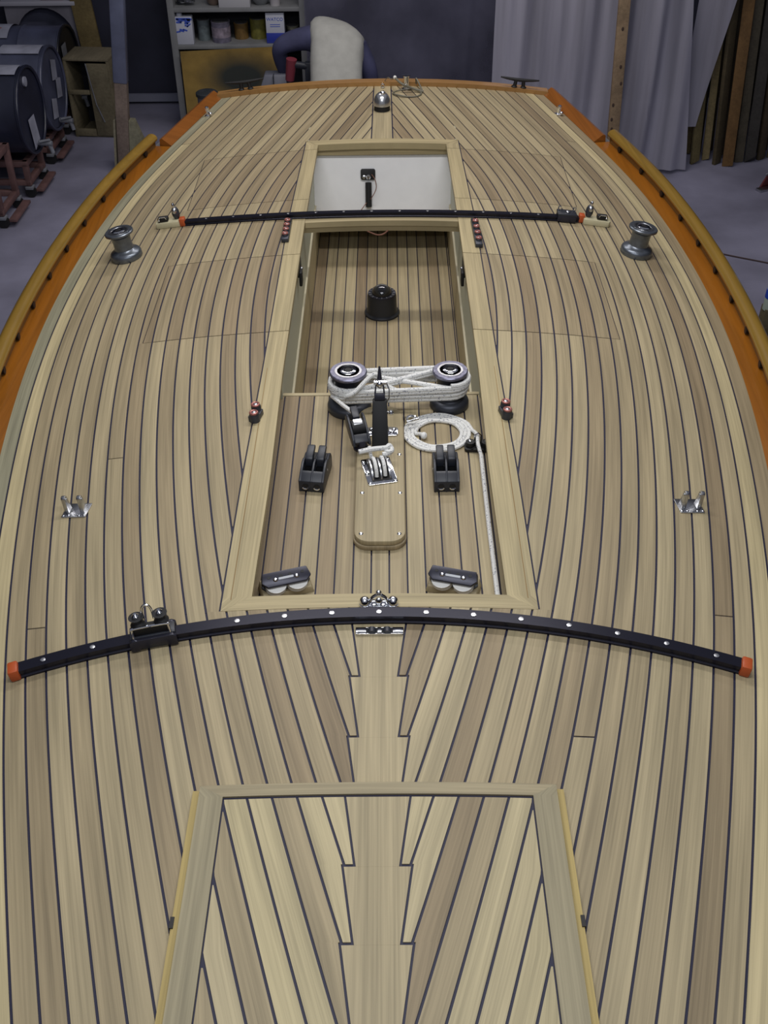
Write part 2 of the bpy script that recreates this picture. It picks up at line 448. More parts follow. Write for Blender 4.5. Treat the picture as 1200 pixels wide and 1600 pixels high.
# cockpit trim: side boards (lid lengths belong to the lids), forward and aft boards with mitres
TRIMC = mixc(T_LIGHT, (0.40, 0.32, 0.15), 0.35)
ZT = lambda x: zd(x) + 0.001
for side in (-1, 1):
    cuts = [Y_FWD, LIDS[0][0], LIDS[0][1], LIDS[1][0], LIDS[1][1], Y_AFT]
    for i, (a, b) in enumerate(zip(cuts, cuts[1:])):
        lid = {1: 0, 3: 1}.get(i)
        A = a + (0.0022 if i else 0.0); B = b - (0.0022 if i < 4 else 0.0)
        fin = lambda y: lerp(TRIM_IN, y) + (max(0, (Y_FWD + 0.050 - y)) if y < Y_FWD + 0.050 else 0) * 1.50 + (max(0, y - (Y_AFT - 0.06)) if y > Y_AFT - 0.06 else 0)
        fout = lambda y: lerp(TRIM_OUT, y)
        sts = runs(A, B, fin, fout, [Y_FWD + 0.050, Y_AFT - 0.06])[0]
        strip('coaming_trim', sts, fin, fout, ZT, 0.022, boat if lid is None else lid_roots[(side, lid)], mixc(TRIMC, T_MID, rngp.random() * .3), side)
def cross(name, y_a, y_b, xa, xb, ztop, th, parent, color, material=None):
    """board across the boat with mitred ends; xa half-length at y_a, xb at y_b"""
    mb = MB(); n = 13
    for i in range(n):
        t = -1 + 2 * i / (n - 1)
        for (y, h) in ((y_a, xa), (y_b, xb)):
            for dz in (0, -th): mb.v.append(Vector((t * h, y, ztop(t * h) + dz)))
    for i in range(n - 1):
        o, q = 4 * i, 4 * i + 4
        mb.f += [(o, q, q + 2, o + 2), (o + 1, o + 3, q + 3, q + 1), (o, o + 1, q + 1, q), (o + 2, q + 2, q + 3, o + 3)]
    mb.f += [(0, 2, 3, 1), (4 * n - 4, 4 * n - 3, 4 * n - 1, 4 * n - 2)]
    return mb.build(name, material or TEAK, parent, smooth=False, color=color, uv=lambda co: (co.x, co.y))
cross('coaming_trim', Y_FWD, Y_FWD + 0.0495, 0.404, 0.331, ZT, 0.03, boat, mixc(TRIMC, T_MID, .2))
cross('coaming_trim', Y_AFT, Y_AFT - 0.058, 0.366, 0.310, ZT, 0.03, boat, mixc(TRIMC, T_MID, .1))

# ---- cockpit wells
ZB, ZS = -0.115, -0.562
MB().box((0, 2.64, ZB - 0.015), (0.74, 1.16, 0.02)).build('bridge_deck_base', CAULK, boat, smooth=False)
bd = bpy.data.objects.new('bridge_deck', None); COL.objects.link(bd); bd.parent = boat
rb = random.Random(5)
xs = [-0.362] + [-0.3298 + W * n for n in range(14)] + [0.362]
for a, b in zip(xs, xs[1:]):
    if b - a < 0.012: continue
    strip('plank', [2.08, 3.195], lambda y: a + G * .8, lambda y: b - G * .8, lambda x: ZB, 0.008, bd, mixc(rnd_teak(rb), T_DARK, .12))
MB().box((0, 3.205, ZB - 0.008), (0.70, 0.016, 0.018)).build('nosing', TEAK, bd, smooth=False, color=T_LIGHT, uv=lambda c: (c.x, c.y))
MB().box((0, 3.19, (ZB + ZS) / 2 - 0.02), (0.70, 0.014, ZB - ZS - 0.03)).build('bridge_deck_riser', TEAK, boat, smooth=False, color=T_MID, uv=lambda c: (c.x, c.z))
MB().box((0, 4.36, ZS - 0.015), (0.78, 2.36, 0.02)).build('cockpit_sole_base', CAULK, boat, smooth=False)
sole = bpy.data.objects.new('cockpit_sole', None); COL.objects.link(sole); sole.parent = boat
xs = [-0.3347 + W * n for n in range(14)]
xs = xs + [0.334]
for a, b in zip(xs, xs[1:]):
    if b - a < 0.006: continue
    strip('plank', [3.2, 5.52], lambda y: a + G * .8, lambda y: b - G * .8, lambda x: ZS, 0.008, sole, mixc(rnd_teak(rb), T_DARK, .12))
for side in (-1, 1):
    MB().box((side * 0.352, 4.35, -0.155), (0.03, 2.34, 0.285)).build('cockpit_side_panel', SAGE, boat, smooth=False)
    MB().box((side * 0.350, 4.35, -0.43), (0.03, 2.34, 0.265)).build('cockpit_side_panel', TEAK, boat, smooth=False, color=mixc(T_LIGHT, T_MID, .1), uv=lambda c: (c.y, c.z))
    MB().box((side * 0.338, 4.35, -0.302), (0.018, 2.34, 0.012)).build('cockpit_side_batten', TEAK, boat, smooth=False, color=mixc(T_LIGHT, (.7, .66, .5), .6), uv=lambda c: (c.y, c.x), bevel=.003)
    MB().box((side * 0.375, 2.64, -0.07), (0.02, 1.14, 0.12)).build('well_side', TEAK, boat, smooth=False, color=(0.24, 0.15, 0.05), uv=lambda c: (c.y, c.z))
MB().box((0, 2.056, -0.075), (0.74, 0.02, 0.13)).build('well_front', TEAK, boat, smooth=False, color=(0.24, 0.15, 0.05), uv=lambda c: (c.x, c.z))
# beam under the traveller
cross('traveller_beam', 4.365, 4.445, 0.322, 0.322, lambda x: zd(x) - 0.001, 0.024, boat, mixc(TRIMC, T_MID, .4))
cross('traveller_beam_lower', 4.372, 4.44, 0.335, 0.335, lambda x: zd(x) - 0.028, 0.022, boat, mixc(TRIMC, T_DARK, .3))
# sloping white bulkhead at the aft end of the well
MB().add([(x, y, z) for x in (-0.36, 0.36) for (y, z) in ((5.185, -0.385), (5.275, -0.05), (5.30, -0.055), (5.21, -0.39))], [(0, 1, 5, 4), (1, 2, 6, 5), (2, 3, 7, 6), (3, 0, 4, 7), (0, 3, 2, 1), (4, 5, 6, 7)]).build('aft_bulkhead', CREAM, boat, smooth=False)
MB().box((0, 5.265, -0.036), (0.64, 0.02, 0.05)).build('lazarette_end', TEAK, boat, smooth=False, color=mixc(TRIMC, T_MID, .3), uv=lambda c: (c.x, c.z))

MB().box((0, 5.53, -0.3), (0.74, 0.02, 0.55)).build('transom_bulkhead', CREAM, boat, smooth=False)
# ---- covering boards, toe rails, aft bulwarks, transom cap
VO = (0.28, 0.098, 0.010); VY = (0.25, 0.148, 0.024)
def sweep(name, sec, y0, y1, side, material, color, parent=boat, step=0.1, caps=True, off=0.0):
    """closed cross-section [(dx outboard of deck edge, z above deck there)] swept along the deck edge"""
    n = max(2, int((y1 - y0) / step) + 1); mb = MB(); m = len(sec)
    for i in range(n):
        y = y0 + (y1 - y0) * i / (n - 1); e = edge(y); de = (edge(y + .01) - edge(y - .01)) / .02; q = math.hypot(1, de)
        for dx, z in sec: mb.v.append(Vector((side * (e + dx / q), y - de / q * dx, zd(e) + z)))
    for i in range(n - 1):
        for k in range(m):
            l = (k + 1) % m; mb.f.append((i * m + k, i * m + l, (i + 1) * m + l, (i + 1) * m + k))
    mb.f += [tuple(range(m)), tuple((n - 1) * m + k for k in reversed(range(m)))]
    return mb.build(name, material, parent, color=color, uv=lambda co: (co.y, co.x * .5 + co.z))
def circ(cx_, cz_, rx, rz, n=10): return [(cx_ + rx * math.cos(2 * PI * i / n), cz_ + rz * math.sin(2 * PI * i / n)) for i in range(n)]
Y_RAIL = 5.44
BOLT = mat('black_bolt_socket', (0.008, 0.006, 0.005), 0.5)
for side in (-1, 1):
    sweep('covering_board', [(0.0, 0.0), (0.0, -0.02), (0.125, -0.03), (0.125, -0.006)], 0.5, Y_RAIL + .01, side, VARN, VO)
    tr = sweep('toe_rail', circ(0.092, 0.040, 0.029, 0.021, 14), 0.55, Y_RAIL, side, VARN, VY)
    sweep('shaded_rail_web', [(0.078, -0.008), (0.078, 0.034), (0.112, 0.034), (0.112, -0.008)], 0.55, Y_RAIL, side, VARN, (0.12, 0.065, 0.02))  # shade on the rail's inner side put into this dark colour
    y = 2.4
    while y < Y_RAIL - 0.03:
        e = edge(y); de = (edge(y + .01) - edge(y - .01)) / .02; q = math.hypot(1, de)
        nx, ny = 1 / q, -de / q
        c = Vector((side * (e + 0.074 * nx), y + 0.074 * ny, zd(e) + 0.014))
        ax = Vector((side * nx, ny, 0))
        MB().cyl(c + ax * 0.016, c - ax * 0.008, 0.014, 10).build('rail_spacer', BOLT, boat)
        y += 0.243
    # bulwark towards the stern
    sweep('aft_bulwark', [(0.002, 0.0), (0.002, -0.03), (0.068, -0.03), (0.064, 0.026), (0.050, 0.031), (0.012, 0.006)], Y_RAIL + 0.02, Y_END + 0.02, side, VARN, (0.235, 0.080, 0.014))
def ztr(x): return zd(x) + 0.022
cross('transom_cap', Y_END + 0.001, Y_END + 0.06, 0.90, 0.90, ztr, 0.035, boat, (0.36, 0.19, 0.06), VARN)
# hull shell below the deck
mb = MB(); secs = [(0.118, -0.03), (0.10, -0.15), (0.0, -0.38), (-0.25, -0.62), (-0.62, -0.80)]
ysx = [0.45 + i * 0.16 for i in range(36)]
for side in (-1, 1):
    rows = []
    for y in ysx:
        if y > 6.15: y = 6.15
        e = edge(y); row = []
        for dx, z in secs:
            row.append(len(mb.v)); mb.v.append(Vector((side * max(e + dx, 0.06), y, zd(e) * (1 + z) + z)))
        row.append(len(mb.v)); mb.v.append(Vector((side * 0.05, y, -0.86)))
        row.append(len(mb.v)); mb.v.append(Vector((side * 0.05, y, -0.949)))
        rows.append(row)
    for r0, r1 in zip(rows, rows[1:]):
        for t in range(len(r0) - 1): mb.f.append((r0[t], r0[t + 1], r1[t + 1], r1[t]))
    if side == -1: tl = rows[-1]
mb.f.append(tuple(tl + list(reversed(rows[-1]))))
mb.build('hull', HULLM, boat)

# ---- forward hatch
ht = bpy.data.objects.new('forward_hatch', None); COL.objects.link(ht); ht.parent = boat
ZH = lambda x: zd(x) + 0.026
HX, HFW = 0.381, 0.052
FRC = mixc(T_MID, T_GREY, .45)
for side in (-1, 1):
    fi = lambda y: HX - HFW + (max(0, y - (HATCH_Y - 0.03)) * 1.7)
    fo = lambda y: HX - 0.006 * 0
    strip('frame_board', [0.6, HATCH_Y - 0.03, HATCH_Y - 0.001], fi, fo, ZH, 0.028, ht, FRC, side)
    # yellow edge strip of the coaming
    strip('coaming_edge', [0.6, HATCH_Y - 0.002], lambda y: HX + 0.0005, lambda y: HX + 0.017, lambda x: zd(x) + 0.012, 0.014, ht, (0.42, 0.32, 0.12), side)
    MB().box((side * (HX + 0.016), 1.155, zd(HX) + 0.009), (0.008, 0.024, 0.010)).build('latch_hole', BOLT, ht)
cross('frame_board', HATCH_Y, HATCH_Y - 0.030, HX, HX - HFW, ZH, 0.028, ht, mixc(FRC, T_MID, .5))
rh = random.Random(3)
HI = HX - HFW - 0.0035
for side in (-1, 1):
    for k in range(6, 18):
        fo = lambda y: min(cx(k, y) - G, HI)
        fi = lambda y: max(cx(k + 1, y) + G, nib(y) + 2 * G)
        col = mixc(T_LIGHT, (0.47, 0.40, 0.23), rh.random())
        if side == 1 and k == 13: col = mixc(T_DARK, T_MID, .4)
        elif rh.random() < .25: col = T_MID
        for st in runs(0.62, HATCH_Y - 0.036, fi, fo, MARKS): strip('plank', st, fi, fo, lambda x: zd(x) + 0.0235, 0.006, ht, col, side)
st = runs(0.62, HATCH_Y - 0.036, lambda y: -nk(y), nk, MARKS_K)[0]
strip('king_plank', st, lambda y: -nk(y), nk, lambda x: zd(x) + 0.0235, 0.006, ht, mixc(T_LIGHT, T_MID, .5))
cross('caulked_base', 0.6, HATCH_Y - 0.028, HX - HFW + 0.002, HX - HFW + 0.002, lambda x: zd(x) + 0.0207, 0.02, ht, T_MID, CAULK)
# ================================================================== deck hardware
def deck_loc(px, py, h=0.0):
    P = at(px, py, 0.0); return P
def fit_loc(P, dz=0.0): return (P.x, P.y, P.z + dz)

# ---- winches
def winch(name, label, loc, rot, m_base, m_drum, m_top, rb, rd, rt, h, group):
    t = thing(name, label, 'winch', loc, rot, group)
    MB().lathe([(rb * .97, 0), (rb, .004), (rb, .018), (rb * .97, .025), (rb * .88, .031), (rb * .76, .034), (rd * 1.12, .037), (rd * 1.02, .041)], 32).build('base', m_base, t)
    MB().lathe([(rd, .039), (rd * .97, .055), (rd * .95, h * .6), (rd * .99, h - .026), (rd * 1.08, h - .019), (rt * .93, h - .0125)], 32).build('drum', m_drum, t)
    MB().lathe([(rt * .9, h - .0125), (rt, h - .010), (rt, h - .003), (rt * .95, h), (rt * .62, h), (rt * .58, h - .002), (rt * .45, h - .002)], 32).build('top_cap', m_top, t)
    mb = MB().lathe([(rt * .44, h - .004), (rt * .44, h + .002), (rt * .36, h + .004), (rt * .24, h + .004), (rt * .22, h - .003)], 20)
    o = mb.build('crank_socket', CHROME, t)
    MB().lathe([(rt * .74, h - .0015), (rt * .72, h + .0012), (rt * .60, h + .0012), (rt * .58, h - .0015)], 32).build('cap_ring', STEEL, t)
    MB().lathe([(rt * .2, h - .003), (rt * .2, h + .0045)], 8).build('socket_hole', BLACK, t)
    return t
P = at(199, 402); 
w1 = winch('deck_winch', 'grey two-ended deck winch near the rail on the side of the steel drums', fit_loc(P), tilt(P.x), GREYW, GREYW, GREYW, .066, .040, .059, .118, 'grey deck winches')
P = at(993, 396)
w2 = dup(w1, fit_loc(P), tilt(P.x, .4), 'grey deck winch near the rail on the side of the standing timber boards')
P = at(546, 641, ZB, False)
TOPG = mat('worn_winch_top', (0.20, 0.20, 0.27), 0.32, 0.7, noise=0.3, nscale=70)
winch('cockpit_winch', 'charcoal cockpit winch wrapped in white rope, its line leading down to the ratchet block', (P.x, P.y + .012, ZB), (0, 0, 0), DWIN, DWIN, TOPG, .074, .046, .062, .148, 'charcoal cockpit winches')
PL = Vector((P.x, P.y + .012, ZB))
P = at(702, 636, ZB, False)
winch('cockpit_winch', 'charcoal cockpit winch wrapped in white rope beside the coiled white line', (P.x, P.y + .012, ZB), (0, 0, 0), DWIN, DWIN, TOPG, .066, .044, .059, .140, 'charcoal cockpit winches')
PR = Vector((P.x, P.y + .012, ZB))

# ---- rope wound on both cockpit winches
def wrap_path():
    pts = []; r = .054
    def arc(c, a0, a1, rr, z0, z1, n=9):
        for i in range(n):
            t = i / (n - 1); a = a0 + (a1 - a0) * t
            pts.append(Vector((c.x + rr * math.cos(a), c.y + rr * math.sin(a), z0 + (z1 - z0) * t)))
    z = ZB + .056; dz = .0150
    # plain turns round both drums, climbing
    for i in range(3):
        rr = r + .004 * (i % 2)
        arc(PL, PI / 2, PI * 1.5, rr, z, z + dz * .4); arc(PR, -PI / 2, PI / 2, rr, z + dz * .5, z + dz * .9); z += dz
    # two crossed turns on top
    z -= .010
    for i in range(2):
        rr = r + .008
        arc(PL, PI * .42, PI * 1.5, rr, z, z); arc(PR, -PI * .5 , PI * .5, rr, z + .006, z + .012)
        z += .006
        arc(PL, PI * 1.6, PI * .5, rr, z, z) ; arc(PR, PI * .5, -PI * .5, rr, z + .004, z + .008); z += .004
    return pts
t = thing('mainsheet_rope', 'white flecked braided rope wound in a figure eight around both charcoal cockpit winches', 'rope')
MB().tube(wrap_path(), .0084, 8).build('wound_turns', ROPE, t)
# bight standing up beside the left drum and fall to the ratchet block
q1 = at(584, 590, .03, False); q0 = at(553, 614, -.005, False); q2 = at(600, 600, .0, False)
MB().tube(spline([PL + Vector((-.01, -.066, .09)), q0, q1 + Vector((-.015, 0, .0)), q1 + Vector((.01, .01, .005)), q2, q2 + Vector((.05, .0, -.03))], 7), .0075, 8).build('loose_bight', ROPE, t)

# ---- mounting board on the bridge deck
ZP = ZB + .032
b_y0, b_y1 = 2.385, 3.085
def rrect(x0, x1, y0, y1, r0, r1, n=7):
    out = []
    for (cx_, cy_, a0, r) in ((x1 - r0, y0 + r0, -PI / 2, r0), (x1 - r1, y1 - r1, 0, r1), (x0 + r1, y1 - r1, PI / 2, r1), (x0 + r0, y0 + r0, PI, r0)):
        for i in range(n): a = a0 + PI / 2 * i / (n - 1); out.append((cx_ + r * math.cos(a), cy_ + r * math.sin(a)))
    return out
board = thing('mounting_board', 'round-ended two-layer teak board screwed down along the middle of the well', 'board', (0, 0, 0))
MB().prism(rrect(-.078, .076, b_y0 - .004, b_y1, .045, .07), ZB, ZB + .014).build('lower_layer', TEAK, board, bevel=.002, color=mixc(T_MID, T_DARK, .4), uv=lambda c: (c.y, c.x))
MB().prism(rrect(-.075, .073, b_y0, b_y1, .045, .07), ZB + .0145, ZP).build('upper_layer', TEAK, board, bevel=.003, color=mixc(T_MID, T_LIGHT, .25), uv=lambda c: (c.y, c.x))
def screw(px, py, z, parent, r=.0065, name='screw'):
    P = at(px, py, z, False)
    return MB().lathe([(r, -.001), (r, .001), (r * .7, .003), (r * .3, .0035)], 12, (P.x, P.y, z)).build(name, CHROME, parent)
for px, py in ((566, 770), (625, 770), (564, 834), (624, 834), (624, 710), (567, 657)): screw(px, py, ZP, board)

# ---- rope clutches
def clutch(label, px, py, rz):
    P = at(px, py, ZB, False)
    t = thing('rope_clutch', label, 'rope clutch', (P.x, P.y, ZB), (0, 0, rz), 'black double rope clutches')
    # local y: 0 at near (low) end, positive aft; body 0.075 wide, 0.15 long
    prof = [(-.004, 0), (-.004, .040), (.020, .054), (.055, .070), (.075, .070), (.085, .062), (.110, .064), (.130, .056), (.142, .036), (.142, 0)]
    def slab(x0, x1, name, pr=prof, m=DARK):
        mb = MB(); n = len(pr)
        mb.v = [Vector((x0, y, z)) for y, z in pr] + [Vector((x1, y, z)) for y, z in pr]
        mb.f = [tuple(range(n)), tuple(range(2 * n - 1, n - 1, -1))] + [(i, (i + 1) % n, n + (i + 1) % n, n + i) for i in range(n)]
        return mb.build(name, m, t, bevel=.0022)
    slab(-.039, -.031, 'side_plate'); slab(-.0035, .0035, 'divider'); slab(.031, .039, 'side_plate')
    low = [(-.003, 0), (-.003, .039), (.021, .053), (.030, .057), (.030, .02), (.14, .018), (.14, 0)]
    slab(-.0335, .0335, 'body', low)
    MB().box((0, .100, .034), (.064, .075, .03)).build('cheek_block', BLACK, t)
    for s in (-1, 1):
        # lever: raised thick bar pointing up and aft
        mb = MB(); w = .0115; pr = [(.060, .050), (.062, .076), (.072, .083), (.112, .094), (.122, .089), (.120, .080), (.09, .064), (.085, .048)]
        n = len(pr); x = s * .0175
        mb.v = [Vector((x - w, y, z)) for y, z in pr] + [Vector((x + w, y, z)) for y, z in pr]
        mb.f = [tuple(range(n)), tuple(range(2 * n - 1, n - 1, -1))] + [(i, (i + 1) % n, n + (i + 1) % n, n + i) for i in range(n)]
        mb.build('lever', DARK, t, bevel=.003)
        MB().cyl((s * .0175, .005, .021), (s * .0175, -.0046, .021), .0098, 16).build('rope_hole', BLACK, t)
        MB().tube([(s * .0175 + .0092 * math.cos(a), -.0048, .021 + .0092 * math.sin(a)) for a in [PI * 1.1 + PI * .8 * i / 10 for i in range(11)]], .0026, 6).build('hole_bushing', CHROME, t)
        MB().cyl((s * .0395, .062, .040), (s * .0402, .062, .040), .004, 10).build('pivot_pin', STEEL, t)
    return t
clutch('black double rope clutch turned slightly, on the side away from the coiled line', 487, 768, R(-8))
clutch('black double rope clutch in front of the coiled white line', 698, 768, R(1))

# ---- coiled white line with cam block
t = thing('coiled_line', 'white flecked line coiled flat, its tail running forward along the well side', 'rope')
c0 = at(684, 676, ZB + .008, False)
pts = []
turns = 3.49; nn = 130
for i in range(nn):
    f = i / (nn - 1); a = PI * 1.02 - f * turns * 2 * PI; rr = .066 + .040 * f
    pts.append(Vector((c0.x + rr * 1.08 * math.cos(a), c0.y + rr * 1.02 * math.sin(a), ZB + .007 + .001 * math.sin(i))))
pts = [Vector((c0.x - .048, c0.y - .02, ZB + .013)), Vector((c0.x - .055, c0.y - .01, ZB + .010))] + pts
kb_ = at(747, 694, ZB + .03, False); ke = at(778, 931, ZB + .02, False)
pts = pts[:-2] + spline([pts[-1], pts[-1] * .5 + kb_ * .5 + Vector((.006, .004, .006)), kb_, at(752, 712, ZB + .02, False)], 6)
MB().tube(pts, .0063, 8).build('coil', ROPE, t)
MB().tube([at(752, 712, ZB + .02, False), at(764, 820, ZB + .012, False), Vector((ke.x, Y_FWD + .055, ZB + .02))], .0072, 8).build('running_tail', ROPE, t)
MB().sphere((c0.x - .046, c0.y - .024, ZB + .013), (.011, .013, .012), 12, 8).build('whipped_end', ROPE, t)
P = at(747, 706, ZB, False)
t = thing('cam_cleat', 'small black cam cleat gripping the white line beside the coil', 'cleat', (P.x, P.y, ZB), (0, 0, R(-2))); t.scale = (1.2, 1.2, 1.0)
MB().prism(rrect(-.036, .036, -.004, .034, .008, .008), 0, .012).build('base', BLACK, t, bevel=.002)
for s in (-1, 1):
    MB().lathe([(.013, .012), (.014, .018), (.0125, .028), (.006, .030)], 14, (s * .021, .015, 0)).build('cam', BLACK, t)
    MB().sphere((s * .022, .015, .031), (.006, .006, .0035), 12, 6).build('pivot_screw', CHROME, t)
MB().tube([(-.008, .034, .012), (-.008, .036, .034), (0, .037, .042), (.008, .036, .034), (.008, .034, .012)], .0028, 8).build('fairlead_loop', CHROME, t)
MB().tube([(-.02, -.002, .010), (0, -.004, .030), (.02, -.002, .010)], .002, 6).build('wire_guard', BLACK, t)

# ---- upright black post with chrome jaw
bp = at(594, 704, ZP, False)
t = thing('swivel_post', 'tall black square post with chrome jaw on the teak board', 'post', (bp.x, bp.y, ZP))
mb = MB(); n0 = .0265; n1 = .0225; lean = .075; hh = .135
for (w, d, y, z) in ((n0, .012, .012, .004), (n1, .010, .012 + lean, hh)):
    for (a, b) in ((-1, -1), (1, -1), (1, 1), (-1, 1)): mb.v.append(Vector((a * w, y + b * d, z)))
mb.f = [(0, 1, 2, 3), (4, 5, 6, 7), (0, 1, 5, 4), (1, 2, 6, 5), (2, 3, 7, 6), (3, 0, 4, 7)]
mb.build('sleeve', BLACK, t, bevel=.003)
MB().box((0, .012 + lean + .004, hh + .008), (.034, .018, .022), rot=(R(-25), 0, 0)).build('head_block', ANOD, t, bevel=.003)
for s in (-1, 1): MB().add([(s * .012, .09, hh + .016), (s * .012, .104, hh + .016), (s * .008, .112, hh + .058), (s * .008, .104, hh + .058), (s * .017, .09, hh + .016), (s * .017, .104, hh + .016), (s * .011, .112, hh + .058), (s * .011, .104, hh + .058)], [(0, 1, 2, 3), (4, 7, 6, 5), (0, 4, 5, 1), (1, 5, 6, 2), (2, 6, 7, 3), (3, 7, 4, 0)]).build('jaw_cheek', ANOD, t)
MB().cyl((-.018, .104, hh + .052), (.022, .104, hh + .052), .0075, 14).build('jaw_pin', CHROME, t)
MB().sphere((0, .098, hh + .047), (.010, .008, .012), 14, 8).build('jaw_boss', CHROME, t)
MB().cyl((0, .112, hh + .058), (0, .125, hh + .098), .008, 10, .003).build('spike', ANOD, t)
MB().tube([(.022, .104, hh + .05), (.030, .098, hh + .03), (.030, .09, hh + .005), (.022, .085, hh - .012)], .0022, 6).build('split_ring', STEEL, t)
# chrome saddle below it
P = at(598, 676, ZP, False)
t = thing('chrome_saddle', 'polished saddle plate on the teak board behind the black post', 'saddle', (P.x, P.y, ZP))
MB().prism(rrect(-.052, .050, -.022, .026, .012, .012), .0006, .005).build('plate', CHROME, t, bevel=.0015)
for s in (-1, 1):
    MB().sphere((s * .036, .010, .006), (.008, .008, .006), 12, 6).build('bolt', CHROME, t)
    MB().sphere((s * .030, -.006, .006), (.007, .007, .005), 12, 6).build('bolt', CHROME, t)
MB().tube([(-.018, 0, .004), (-.014, 0, .022), (0, 0, .028), (.014, 0, .022), (.018, 0, .004)], .005, 10).build('bail', CHROME, t)
P = at(598, 646, ZP, False)
t = thing('hinge_lug', 'small pair of steel lugs near the rounded end of the teak board', 'lug', (P.x, P.y, ZP))
for s in (-1, 1): MB().lathe([(.011, 0), (.011, .004), (.007, .010), (.005, .012)], 14, (s * .027, 0, 0)).build('lug', CHROME, t)
MB().cyl((-.027, 0, .006), (.027, 0, .006), .003, 8).build('cross_pin', STEEL, t)
P = at(645, 657, ZP, False)
t = thing('shackle', 'small loose steel shackle at the corner of the teak board', 'shackle', (P.x - .004, P.y, ZP), (0, 0, R(25)))
MB().tube([(-.016, -.006, .006), (-.016, .006, .007), (-.006, .015, .008), (.006, .015, .008), (.016, .006, .007), (.016, -.006, .006)], .0042, 8).build('bow', CHROME, t)
MB().cyl((-.022, -.008, .006), (.022, -.008, .006), .004, 10).build('pin', CHROME, t)

# ---- ratchet block with cam cleat
P = at(566, 706, ZP, False)
t = thing('ratchet_block', 'black ratchet block with jammer beside the upright black post', 'block', (P.x, P.y, ZP), (0, 0, R(14)))
MB().lathe([(.024, .0005), (.024, .006), (.016, .010), (.012, .026)], 20, (0, .02, 0)).build('swivel_base', ANOD, t)
pr = [(-.012, .030), (.0, .050), (.03, .066), (.075, .085), (.10, .082), (.112, .066), (.10, .038), (.06, .026), (.01, .020)]
for x0, x1 in ((-.030, -.022), (.020, .028)):
    mb = MB(); n = len(pr); mb.v = [Vector((x0, y, z)) for y, z in pr] + [Vector((x1, y, z)) for y, z in pr]
    mb.f = [tuple(range(n)), tuple(range(2 * n - 1, n - 1, -1))] + [(i, (i + 1) % n, n + (i + 1) % n, n + i) for i in range(n)]
    mb.build('cheek', DARK, t, bevel=.003)
MB().box((-.001, .012, .040), (.044, .030, .022), rot=(R(35), 0, 0)).build('lead_housing', DARK, t, bevel=.003)
MB().cyl((-.021, .055, .055), (.019, .055, .055), .026, 20).build('sheave', BLACK, t)
MB().box((-.001, .052, .079), (.030, .022, .008), rot=(R(22), 0, 0)).build('cam', STEEL, t, bevel=.002)
MB().box((-.001, .092, .088), (.024, .05, .014), rot=(R(14), 0, 0)).build('lever', DARK, t, bevel=.004)
MB().lathe([(.009, 0), (.011, .002), (.009, .004)], 14, M=Matrix.Translation((-.001, -.010, .036)) @ Matrix.Rotation(R(70), 4, 'X')).build('lead_bushing', ANOD, t)
fall_top = PL + Vector((-.055, -.03, .068)); fall_bot = Matrix.Translation((P.x, P.y, ZP)) @ Matrix.Rotation(R(14), 4, 'Z') @ Vector((-.001, .104, .078))
t = bpy.data.objects['mainsheet_rope']
MB().tube([fall_top, fall_top * .5 + fall_bot * .5 + Vector((0, 0, -.002)), fall_bot], .0068, 8).build('fall', ROPE, t)

# ---- chrome exit plate with two sheaves and a knotted tail
P = at(592, 736, ZP, False)
rz = R(12)
t = thing('exit_plate', 'polished exit plate with twin sheaves on the teak board', 'sheave box', (P.x, P.y, ZP), (0, 0, rz)); t.scale = (1.15, 1.12, 1.1)
MB().prism(rrect(-.040, .040, -.062, .058, .006, .006), .0006, .0035).build('plate', CHROME, t, bevel=.001)
MB().box((0, -.004, .0042), (.054, .090, .0012)).build('slot', BLACK, t)
for x in (-.024, -.001, .022):
    M = Matrix.Translation((x, 0, 0))
    mb = MB(); n = 10; q = [(.045 * math.cos(PI * i / n), .034 * math.sin(PI * i / n) + .002) for i in range(n + 1)]
    mb.v = [Vector((x - .002, y, z)) for y, z in q] + [Vector((x + .002, y, z)) for y, z in q]; n += 1
    mb.f = [tuple(range(n)), tuple(range(2 * n - 1, n - 1, -1))] + [(i, (i + 1) % n, n + (i + 1) % n, n + i) for i in range(n)]
    mb.build('divider', STEEL, t)
for x in (-.0125, .0105): MB().cyl((x - .008, 0, .006), (x + .008, 0, .006), .026, 20).build('sheave', BLACK, t)
for x, y in ((-.034, -.055), (.034, -.055), (-.034, .045), (.034, .045), (-.034, -.01)): MB().sphere((x, y, .004), (.0055, .0055, .003), 10, 6).build('bolt', CHROME, t)
MX = Matrix.Translation((P.x, P.y, ZP)) @ Matrix.Rotation(rz, 4, 'Z') @ Matrix.Diagonal((1.15, 1.12, 1.1, 1))
t = thing('knotted_tail', 'white rope end stopped with a knot over the polished exit plate', 'rope')
for x in (-.0125, .0105):
    MB().tube([MX @ Vector((x, .034 * math.cos(a) - .002, .034 * math.sin(a) + .006)) for a in [.15 + (PI - .25) * i / 12 for i in range(13)]], .0062, 8).build('loop', ROPE, t)
MB().tube([MX @ Vector(p) for p in spline([(-.0125, .034, .020), (-.014, .052, .034), (-.012, .066, .038)], 6)], .0058, 8).build('lead', ROPE, t)
MB().tube([MX @ Vector(p) for p in spline([(-.047, .038, .046), (-.01, .042, .047), (.028, .042, .046), (.040, .050, .046), (.044, .040, .036), (.032, .030, .034), (.016, .030, .034)], 6)], .0078, 8).build('stopper_tail', ROPE, t)
MB().torus(MX @ Vector((.036, .038, .040)), .010, .007, 16, 8).build('knot', ROPE, t)

